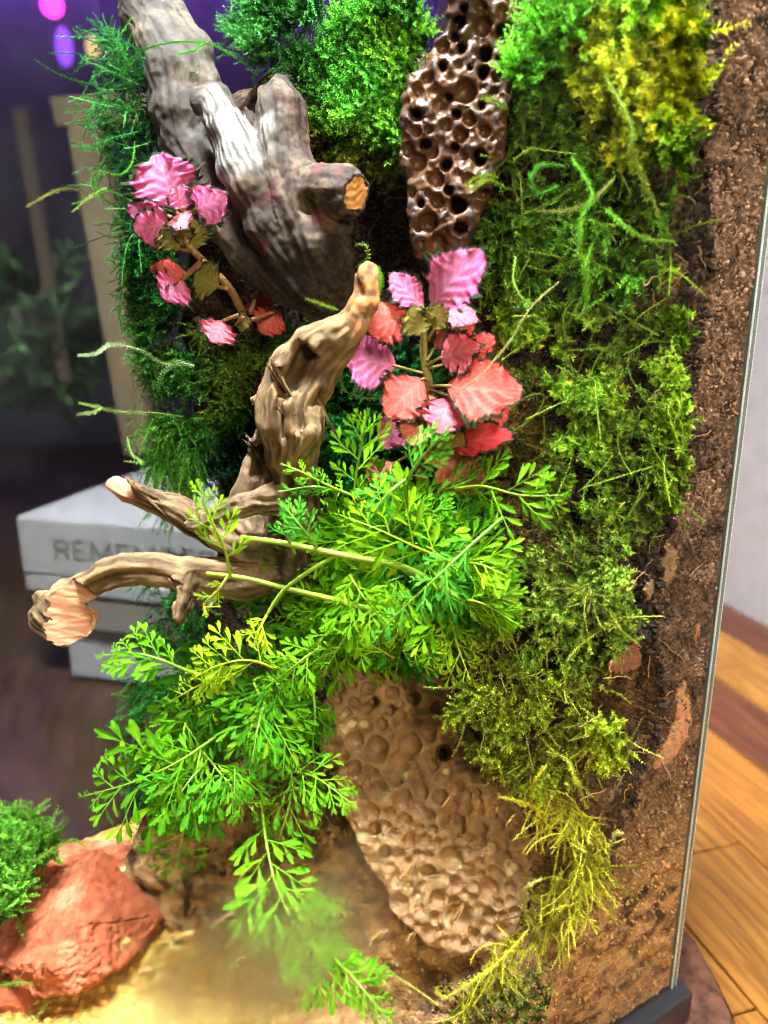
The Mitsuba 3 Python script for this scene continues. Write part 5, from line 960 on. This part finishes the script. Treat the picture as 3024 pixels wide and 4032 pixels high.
# ------------------------------------------------------------------ lamps
def emit(name, mesh, L, parent=None, label=None):
    k = put(name, mesh, 'mat_black', parent, label=label); scene[k]['emitter'] = {'type': 'area', 'radiance': {'type': 'rgb', 'value': list(L)}}; return k
def rect(c, ex, ey): c, ex, ey = map(np.asarray, (c, ex, ey)); return np.array([c - ex - ey, c + ex - ey, c + ex + ey, c - ex + ey]), np.array([[0, 1, 2], [0, 2, 3]])
lc = from_uvd(np.array(.115), np.array(1.02), np.array(.200))
gl = thing('grow_lamp', 'white grow lamp bar over the tank', 'lamp')
v_ = rect(lc, WD * .17, WN * .085); nrm = np.cross(v_[0][1] - v_[0][0], v_[0][2] - v_[0][0])
for e_, f_, l_ in ((WD, WN, .17), (-WD, WN, .17), (WN, WD, .085), (-WN, WD, .085)):
    put('added_hood_side', prism(lc + e_ * l_ - f_ * (.255 - l_ + .004), f_, e_, 2 * (.255 - l_ + .004), .003, -.055, .003), 'mat_black', gl)  # unseen hood, added to keep the lamp light from spreading past the tank
emit('light_panel', v_ if nrm[2] < 0 else (v_[0], v_[1][:, ::-1]), LED, gl)
put('housing', prism(lc - WD * .18 - WN * .095, WD, WN, .36, .19, .003, .022), 'mat_black', gl)
def ball(c, r_, s=2, sc=(1, 1, 1)):
    m = trimesh.creation.icosphere(s, r_); return np.array(m.vertices) * sc + c, np.array(m.faces)
pl = thing('purple_lamp', 'purple strip lamp glowing on the far wall', 'lamp')
c_ = np.array([-0.35, 1.89, 1.16]); v_ = rect(c_, [.9, 0, 0], [0, 0, .02]); nrm = np.cross(v_[0][1] - v_[0][0], v_[0][2] - v_[0][0]); emit('strip', v_ if nrm[1] > 0 else (v_[0], v_[1][:, ::-1]), PURPLE, pl); put('channel', box((c_ - [.9, .016, .024]).tolist(), (c_ + [.9, -.004, .024]).tolist()), 'mat_black', pl)
k = emit('magenta_lamp', ball(at_y(205, 22, 1.7), .020, 2), [5.0, .15, 3.6]); tag(k, 'small glowing magenta lamp at the top left corner', 'lamp')
k = emit('violet_lamp', ball(at_y(252, 185, 1.7), .016, 2, (1, 1, 2.2)), [.42, .10, 1.5]); tag(k, 'upright violet glow lamp below the magenta one', 'lamp')
k = emit('amber_lamp', ball(at_y(366, 186, 1.6), .013, 2, (1, 1, 1.5)), [.95, .62, .28]); tag(k, 'small amber lamp right of the violet glow', 'lamp')
rl = thing('added_fill_lamp', 'added warm fill lamp behind the camera, out of view', 'lamp')
c_ = np.array([0.30, -0.50, 0.62]); tgt = np.array([0.12, 0.33, 0.10]); d_ = unit(tgt - c_); x_ = unit(np.cross(d_, ZZ)); y_ = np.cross(x_, d_)  # added behind the camera to fill the front with warm light
v_ = rect(c_, x_ * .09, y_ * .09); nrm = np.cross(v_[0][1] - v_[0][0], v_[0][2] - v_[0][0])
emit('lamp_face', v_ if nrm @ d_ > 0 else (v_[0], v_[1][:, ::-1]), WARM, rl)

# ------------------------------------------------------------------ condensation and drops on the front glass
def gco(px, py): p = on_g(np.array(px, float), np.array(py, float)); q = p - C0; return float(q @ GD), float(q[2])
f0, f1, f2 = gco(1130, 3770), gco(700, 3560), gco(1350, 4000)
def gfun(p):
    t_ = (p.x - float(C0[0])) * float(GD[0]) + (p.y - float(C0[1])) * float(GD[1]); return t_, p.z
def fog_w(p, n, uv):
    t_, z_ = gfun(p); j = fbm(t_ * 110, z_ * 110, 0.7, 3) - 0.5; h = noise(t_ * 900, z_ * 900, 0.2)
    q = dr.sqrt(dr.square((t_ - f0[0]) / 0.047) + dr.square((z_ - f0[1]) / 0.034)) + j * 0.9
    w = 0.88 * (1 - smoothstep(0.35, 1.15, q))
    return w * (0.9 + 0.2 * h)
scene['mat_fog'] = {'type': 'blendbsdf', 'weight': proc(fog_w), 'a': {'type': 'null'}, 'b': {'type': 'principledthin', 'base_color': {'type': 'rgb', 'value': [.94, .93, .90]}, 'roughness': .48, 'diff_trans': 1.2, 'spec_trans': 0.85, 'eta': 1.5}}
gt, gz = np.meshgrid(np.linspace(.002, .262, 180), np.linspace(.02, .27, 140), indexing='ij'); gq = np.hypot((gt - f0[0]) / .047, (gz - f0[1]) / .034).ravel(); gf = grid_faces(180, 140); gf = gf[gq[gf].max(1) < 1.62]; gu, gi = np.unique(gf, return_inverse=True)
k = put('condensation', ((C0 + gt[..., None] * GD + gz[..., None] * ZZ + GN * .0007).reshape(-1, 3)[gu], gi.reshape(-1, 3)), 'mat_fog'); tag(k, 'milky condensation film on the lower front pane', 'condensation', kind='stuff')
def mist_w(p, n, uv): return 0.015 + 0.04 * smoothstep(0.35, 0.75, fbm(p.x * 22, p.y * 22, p.z * 22, 3))
scene['mat_mist'] = {'type': 'blendbsdf', 'weight': proc(mist_w), 'a': {'type': 'null'}, 'b': {'type': 'principledthin', 'base_color': {'type': 'rgb', 'value': [.85, .88, .92]}, 'roughness': .4, 'diff_trans': 1.0, 'spec_trans': 0.7, 'eta': 1.5}}
k = put('mist', pane(CF + np.cross(ZZ, FD) * .001, FD, .23, .012, .45), 'mat_mist'); tag(k, 'thin grey mist of condensation on the far pane', 'condensation', kind='stuff')
IC = trimesh.creation.icosphere(2)
def drop(px, py, w, h, ang, r_):
    c = on_g(np.array(px, float), np.array(py, float), .0012); s = float(scale_at(c)); V = np.array(IC.vertices)
    V = V * (1 + .5 * (meshkit.noise(V * 1.7 + px, 3)[:, None] - .5)); ca, sa = math.cos(ang), math.sin(ang)
    X, Y = V[:, 0] * w * s / 2, V[:, 1] * h * s / 2; X, Y = X * ca - Y * sa, X * sa + Y * ca
    return c - GD * X[:, None] * 1.25 + ZZ * Y[:, None] - GN * (V[:, 2:3] * .5 * min(w, h) * s * .55), np.array(IC.faces)
r = np.random.default_rng(21)
BIG = [(1598, 3438, 95, 34, .9, 'long slanting water drop on the glass over the middle of the lower porous block'), (1489, 3691, 85, 50, .35, 'broad water drop on the glass at the lower left edge of the porous block'),
 (1803, 3594, 90, 26, 1.0, 'thin slanting water drop on the glass low over the porous block'), (1616, 3690, 46, 30, .8, 'short water drop on the glass beside the foot of the porous block'), (1760, 3160, 90, 22, .8, 'thin slanting water drop on the glass high over the right half of the porous block'),
 (720, 3690, 74, 52, .3, 'roundish water drop on the glass at the right end of the large red rock'), (492, 3715, 34, 62, -.2, 'narrow upright water drop on the glass over the face of the large red rock'), (878, 3622, 84, 30, .35, 'long flat water drop on the glass between the red rock and the fogged frond'),
 (574, 3818, 52, 34, .2, 'small flat water drop on the glass low beside the red rock'), (1232, 3620, 34, 40, .6, 'small round water drop on the glass over the fogged hanging frond'), (940, 3780, 60, 34, .3, 'water drop on the fogged glass over bare sand'),
 (2010, 3230, 60, 20, .8, 'slanting water drop on the glass just left of the hanging yellow moss clump'), (1910, 3350, 56, 18, 1.1, 'steep thin water drop on the glass over the right part of the lower porous block'), (1340, 3600, 30, 46, .2, 'tiny upright water drop on the glass right of the fogged frond')]
for *q, lb in BIG:
    k = put('water_drop', drop(*q, r), 'mat_water', smooth=True); tag(k, lb, 'water drop', 'larger water drops on the front glass')
sm = []
for _ in range(360):
    x, y = r.uniform(900, 2450), r.uniform(2650, 4000)
    if r.random() > (0.95 if (1900 < x < 2350 and y < 3300) or (950 < x < 1500 and y > 3600) else .5): continue
    w = r.uniform(6, 17); V, F = drop(x, y, w * r.uniform(1, 2.0), w * .7, r.uniform(.3, 1.3), r); sm.append((V, F))
k = put('small_drops', cat_mesh(sm), 'mat_water', smooth=True); tag(k, 'countless tiny water drops spattered over the lower front glass', 'water drops', kind='stuff')
